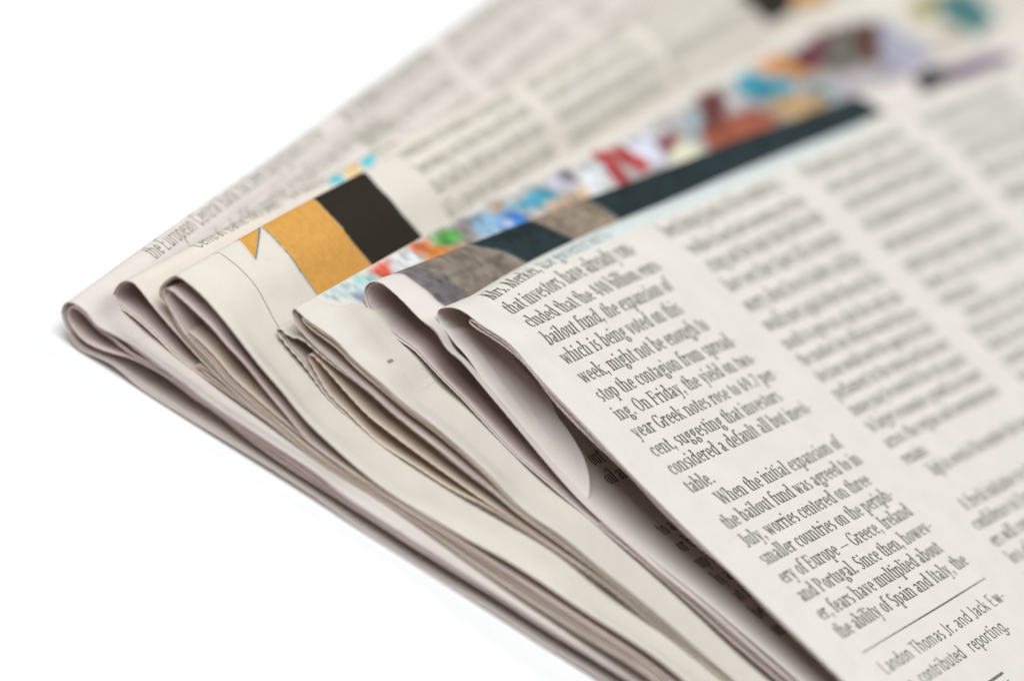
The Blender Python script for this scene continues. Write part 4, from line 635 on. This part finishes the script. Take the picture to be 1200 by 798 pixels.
def picture_object(name, sheet, patches, parent, res, off=0.03, streak=0.0, seed=1, warp=0.0, blend=0):
    allp = np.array([p for c, poly in patches for p in poly])
    a0, y0 = allp.min(0) - res; a1, y1 = allp.max(0) + res
    a0 = max(a0, 0.0)
    A = np.arange(a0, a1 + res, res); Y = np.arange(y0, y1 + res, res)
    AA, YY = np.meshgrid(A, Y, indexing='ij')
    rgb = np.zeros(AA.shape + (3,)); al = np.zeros(AA.shape)
    rs = np.random.RandomState(seed)
    sub = [(-.33, -.33), (.33, -.33), (-.33, .33), (.33, .33)]
    WA = WY = 0.0
    if warp:                                   # photographic, uneven outlines
        def lump(step):
            g = rs.normal(0, 1, (int((a1 - a0) / step) + 3, int((y1 - y0) / step) + 3))
            ia, iy = (AA - a0) / step, (YY - y0) / step
            i, j = ia.astype(int), iy.astype(int); fa, fy = sst(ia - i), sst(iy - j)
            return (g[i, j] * (1 - fa) + g[i + 1, j] * fa) * (1 - fy) + (g[i, j + 1] * (1 - fa) + g[i + 1, j + 1] * fa) * fy
        WA = warp * (lump(2.2) + .5 * lump(.9)); WY = warp * 2 * (lump(2.8) + .5 * lump(1.1))
    for c, poly in patches:
        cov = sum(inside(poly, AA + WA + dx * res, YY + WY + dy * res).astype(float) for dx, dy in sub) / 4
        rgb = rgb * (1 - cov[..., None]) + 0.84 * np.array(c) * cov[..., None]
        al = al * (1 - cov) + cov
    for _ in range(blend):
        for ax in (0, 1):
            rgb = (rgb + np.roll(rgb, 1, ax) + np.roll(rgb, -1, ax)) / 3
            al = (al + np.roll(al, 1, ax) + np.roll(al, -1, ax)) / 3
    full = rgb
    if warp:
        rgb *= np.clip(1 + .16 * lump(1.0) + .14 * lump(3.5), .5, 1.5)[..., None]
    # keep the true ink colour on half covered points
    full = np.where((al > 0)[..., None], full / np.maximum(al, 1e-3)[..., None], full)
    al = np.where(al < .02, 0, al)
    if streak:
        n1 = np.cumsum(rs.normal(0, 1, len(A))); n1 = (n1 - np.convolve(n1, np.ones(9) / 9, 'same'))
        full *= (1 + streak * np.clip(n1, -1.5, 1.5))[:, None, None]
    full = np.clip(full, 0, 1)
    P = sheet.top(AA.ravel(), YY.ravel(), off)
    nr, nc = AA.shape
    F = grid_faces(nr, nc, 0, True)
    keep = (al.ravel()[F] > 0).any(1)
    F = F[keep]
    used = np.unique(F)
    remap = np.full(len(P), -1); remap[used] = np.arange(len(used))
    # colour of uncovered border points: borrow a covered neighbour's ink, alpha 0
    fl = full.reshape(-1, 3); alr = al.ravel()
    acc = np.zeros_like(fl); cnt = np.zeros(len(fl))
    for i in range(4):
        j = (i + 2) % 4
        src = alr[F[:, i]] > 0
        np.add.at(acc, F[src, j], fl[F[src, i]]); np.add.at(cnt, F[src, j], 1)
    z = (alr == 0) & (cnt > 0)
    fl[z] = acc[z] / cnt[z][:, None]
    o = mesh_object(name, P[used], remap[F], MAT_PRINT[sheet.g], parent)
    at = o.data.color_attributes.new('ink', 'FLOAT_COLOR', 'POINT')
    at.data.foreach_set('color', np.c_[fl[used], alr[used]].astype(np.float32).ravel())
    return o

# ---------------------------------------------------------------- the table top
tb = mesh_object("table_surface", [(-3, -3, 0), (3, -3, 0), (3, 3, 0), (-3, 3, 0)], [(0, 1, 2, 3)], table_material(), smooth=False)
tb['kind'] = 'structure'

# ---------------------------------------------------------------- the newspapers
def newspaper(g, label, keys):
    e = bpy.data.objects.new("folded_newspaper", None)
    COL.objects.link(e)
    (ox, oy), phi = FRAMES[g]
    e.location = (ox * MM, oy * MM, 0)
    e.rotation_euler = (0, 0, math.radians(phi))
    e.empty_display_size = 0.02
    bpy.context.view_layer.update()
    e['label'] = label
    e['category'] = 'newspaper'
    e['group'] = 'folded newspapers in the stack'
    sheets = {}
    for k in keys:
        sh = Sheet(k)
        sheets[k] = (sh, build_sheet(sh, "sheet", e))
    return e, sheets

LABELS = {
    'A': "bottom folded newspaper lying directly on the white table, its open fold the leftmost",
    'B': "thin folded newspaper second from the bottom, its small fold glowing pale orange inside",
    'C': "cream folded newspaper third from the bottom, printed with an orange and a black block",
    'D': "folded newspaper with ragged page edges and small coloured pictures along its fold",
    'E': "folded newspaper just under the topmost one, dark photograph strip behind its open white fold",
    'F': "topmost folded newspaper, its front page filled with columns of article text",
}
PAPERS = {}
for g, keys in (('A', ('A0', 'A0n', 'A1', 'A2')), ('B', ('B0', 'B0n', 'B1')), ('C', ('C0', 'C0n', 'C1', 'C1n', 'C2')),
                ('D', ('D0', 'D0n', 'D1', 'D2', 'D2n', 'D3')), ('E', ('E0', 'E0n', 'E1')), ('F', ('F0', 'F1'))):
    PAPERS[g] = newspaper(g, LABELS[g], keys)

# the loose leaf that curls up inside the topmost newspaper
f0, f0_obj = PAPERS['F'][1]['F0']
rows = []
for fx, fz, bx, by, bz in FLAP:
    a = np.array([fx, 0.0, fz]); b = np.array([bx, by, bz])
    r = []
    for u in np.linspace(0, 1, 18):
        p = a * (1 - u) + b * u
        p[2] = a[2] + (b[2] - a[2]) * (u ** 1.9)
        p[1] = by * (u ** .95)
        r.append(p)
    rows.append(r)
rows = np.array(rows)
tt = np.linspace(0, len(rows) - 1, 60)
dense = np.stack([[Sheet.spline(np.arange(len(rows)), rows[:, j, c], tt) for c in range(3)] for j in range(18)], 0)
dense = dense.transpose(2, 0, 1)                      # 60 x 18 x 3
rsf = np.random.RandomState(8)
for _ in range(7):                                    # creases from handling
    u0, v0, an = rsf.uniform(12, 55), rsf.uniform(2, 16), rsf.uniform(-.6, .6)
    uu, vv = np.meshgrid(np.arange(60), np.arange(18), indexing='ij')
    dd = (vv - v0) * math.cos(an) + (uu - u0) * .3 * math.sin(an)
    dense[..., 2] += rsf.uniform(.1, .28) * np.exp(-np.abs(dd) / 1.6) * np.exp(-((uu - u0) / 14) ** 2) * np.clip(vv / 5, 0, 1)
def leafpts(dz):
    return (f0.o + dense[..., 0:1] * f0.X + dense[..., 1:2] * f0.Y + np.array([0, 0, 1.0]) * (dense[..., 2:3] + dz)).reshape(-1, 3) * MM
Va, Vb = leafpts(T / 2), leafpts(-T / 2)
n = len(Va)
ring_i = np.r_[np.arange(18), np.arange(1, 60) * 18 + 17, 59 * 18 + np.arange(16, -1, -1), np.arange(58, -1, -1) * 18]
V = np.concatenate([Va, Vb, Va[ring_i], Vb[ring_i]])
k = len(ring_i)
a = np.arange(k - 1)
F = np.concatenate([grid_faces(60, 18, 0, True), grid_faces(60, 18, n, False),
                    np.stack([a + 2*n, a + 1 + 2*n, a + 1 + 2*n + k, a + 2*n + k], 1)])
leaf = mesh_object("curled_leaf", V, F, MAT_PAPER['E'], PAPERS['F'][0])

# ---------------------------------------------------------------- print on the topmost newspaper
ROW0, LEAD = 1.0, 3.5          # baseline of row k is at ROW0 + k * LEAD from the fold
COL_Y = (7.7, 56.9, 105.0, 153.0, 201.0, 249.0)
COLW = 40.6
XH = 1.66
col1 = {
    1: "Mrs. Merkel, the government's", 2: "that investors have already con-",
    3: "cluded that the 440 billion euro", 4: "bailout fund, the expansion of",
    5: "which is being voted on this", 6: "week, might not be enough to",
    7: "stop the contagion from spread-", 8: "ing. On Friday, the yield on two-",
    9: "year Greek notes rose to 69.7 per-", 10: "cent, suggesting that investors",
    11: "considered a default all but inevi-", 12: "table.",
    13: "When the initial expansion of", 14: "the bailout fund was agreed to in",
    15: "July, worries centered on three", 16: "smaller countries on the periph-",
    17: "ery of Europe — Greece, Ireland", 18: "and Portugal. Since then, howev-",
    19: "er, fears have multiplied about", 20: "the ability of Spain and Italy, the",
}
XS1 = (COLW + .8) / (max(line_width(tx, SERIF) for tx in col1.values()) * XH)
print('XS1', XS1)
rows = []
for k_, tx in col1.items():
    ind = 3.6 if k_ == 13 else 0
    rows.append((ROW0 + k_ * LEAD, set_line(tx, SERIF, COL_Y[0] + ind, None, XH, XS1)))
text_object("printed_text", rows, f0, MAT_INK, f0_obj)
rows = [(78.3, set_line("Landon Thomas Jr. and Jack Ew-", SANS, COL_Y[0] + 1.2, 38.5, 1.55, .76)),
        (82.1, set_line("ing contributed reporting.", SANS, COL_Y[0] + .6, 33.0, 1.55, .78)),
        (74.1, [[(8.6, 0), (47.6, 0), (47.6, .17), (8.6, .17)]]),
        (86.8, [[(4.6, 0), (300, 0), (300, .42), (4.6, .42)]]),
        (87.9, [[(4.6, 0), (300, 0), (300, .14), (4.6, .14)]])]
text_object("printed_byline", rows, f0, MAT_INK, f0_obj)

WORDS = """the European Central Bank has been buying bonds of the countries in trouble to keep their borrowing costs from rising
and the banks that hold the debt have seen their shares fall as investors worry about losses leaders said they would meet
again before the end of the month to agree on a plan that could calm the markets but officials warned that any decision
would need the approval of each parliament in the union and that more money may be needed if the crisis spreads to larger
economies growth has slowed across the region and unemployment remains high in several of the members that share the euro""".split()
PARA = ["A fresh initiative to inject", "confidence in European banks", "ers will come in January",
        "loss of some euro zone debt", "recapitalization of lenders", "lenders and their boards"]
rnd = random.Random(4)
def fill_rows(start, arcs, y0, width, font=SERIF_LIGHT, size=XH, xs=.80, breaks=()):
    out = []
    i = start
    for n_, arc in enumerate(arcs):
        if n_ in breaks:
            w = rnd.uniform(.12, .6) * width
        else:
            w = width
        words = []
        while True:
            nxt = WORDS[i % len(WORDS)]
            if words and line_width(' '.join(words + [nxt]), font) * size * xs > w: break
            words.append(nxt); i += 1
        out.append((arc, set_line(' '.join(words), font, y0 + (3.5 if n_ - 1 in breaks else 0),
                                  None if n_ in breaks else width - (3.5 if n_ - 1 in breaks else 0), size, xs)))
    return out
rows = fill_rows(5, [ROW0 + k_ * LEAD for k_ in range(2, 17)], COL_Y[1], 39.5, breaks=(13,))
for n_, tx in enumerate(PARA):
    rows.append((ROW0 + (18 + n_) * LEAD, set_line(tx, SERIF_LIGHT, COL_Y[1] + (2 if n_ == 0 else 0), None, XH, .98)))
text_object("printed_text", rows, f0, MAT_INK, f0_obj)
for c_, br in ((2, (7, 16)), (3, (4, 13)), (4, (9,)), (5, (6,))):
    rows = fill_rows(c_ * 23, [ROW0 + k_ * LEAD for k_ in range(2, 25)], COL_Y[c_], 39.5, breaks=br)
    text_object("printed_text", rows, f0, MAT_INK, f0_obj)
rows = [(1.9, [[(9, 0), (46, 0), (46, .10), (9, .10)]])]
text_object("printed_rule", rows, f0, MAT_INK_SOFT, f0_obj)
picture_object("printed_photo", f0, PATCHES['F0'], f0_obj, .5)

# article text on the page inside the fold, deep in the shade
rows = []
for n_, tx in enumerate(["out of", "oil and", "ill in", "in the", "to a", "or be", "up in", "ly as", "at it", "be", "on"]):
    rows.append((29.3 + n_ * LEAD, set_line(tx, SERIF, 7.8 - .22 * n_, None, XH, .85)))
text_object("printed_text", rows, f0, MAT_INK, f0_obj, leg='floor')

# ---------------------------------------------------------------- print on the others
e0, e0_obj = PAPERS['E'][1]['E0']
picture_object("printed_photo", e0, PATCHES['E0'], e0_obj, .3, streak=.06, seed=3, warp=.06, blend=1)
d2, d2_obj = PAPERS['D'][1]['D2']
picture_object("printed_pictures", d2, PATCHES['D2'], d2_obj, .3, seed=5, warp=.32, blend=3)
rows = [(14.0, [[(5.2, -.25), (6.6, -.25), (6.6, .25), (5.2, .25)]])]
text_object("printed_mark", rows, d2, MAT_INK_SOFT, d2_obj)
c0, c0_obj = PAPERS['C'][1]['C0']
picture_object("printed_graphic", c0, PATCHES['C0'], c0_obj, .25, seed=7)
picture_object("printed_graphic", c0, PATCHES['C0tri'], c0_obj, .2, seed=7)
picture_object("printed_graphic", c0, PATCHES['C0far'], c0_obj, .5, seed=7)
rows = [(1.7, set_line("IN ECONOMY".replace('Y', 'Y'), SERIF, .8, 12.5, 1.5, .8))]
text_object("printed_heading", rows, c0, MAT_INK_SOFT, c0_obj)
rows = []
for y0, st, brk in ((64.5, 3, (6,)), (110, 40, (9,)), (155.5, 77, (4, 11))):
    rows += fill_rows(st, [1.6 + k_ * 3.5 for k_ in range(0, 16)], y0, 40, breaks=brk)
text_object("printed_text", rows, c0, MAT_INK_SOFT, c0_obj)
# column rule that follows the bend of the page
ar = np.linspace(.2, 24, 60)
quads = [(0.0, [[(11.0, -a_), (11.16, -a_), (11.16, -b_), (11.0, -b_)]]) for a_, b_ in zip(ar[:-1], ar[1:])]
text_object("printed_rule", quads, c0, MAT_INK_SOFT, c0_obj)
b0, b0_obj = PAPERS['B'][1]['B0']
for pt in PATCHES['B0']:
    picture_object("printed_spot", b0, [pt], b0_obj, .3)
text_object("printed_text", fill_rows(2, [3.4], 18, 25, SANS, 1.6, .8) + fill_rows(9, [3.2], 46, 36, SANS, 1.7, .8), b0, MAT_INK_SOFT, b0_obj)
a0, a0_obj = PAPERS['A'][1]['A0']
rows = []
for arc, y0, st in ((4.0, 22, 0), (8.0, 40, 7)):
    rows += fill_rows(st, [arc], y0, 62, SANS, 1.9, .8)
for y0, st in ((92, 11), (138, 31), (184, 60), (230, 90)):
    rows += fill_rows(st, [4.4 + k_ * 5.2 for k_ in range(0, 8)], y0, 40, font=SERIF, size=2.4, xs=.85, breaks=(5,))
text_object("printed_text", rows, a0, MAT_INK_SOFT, a0_obj)
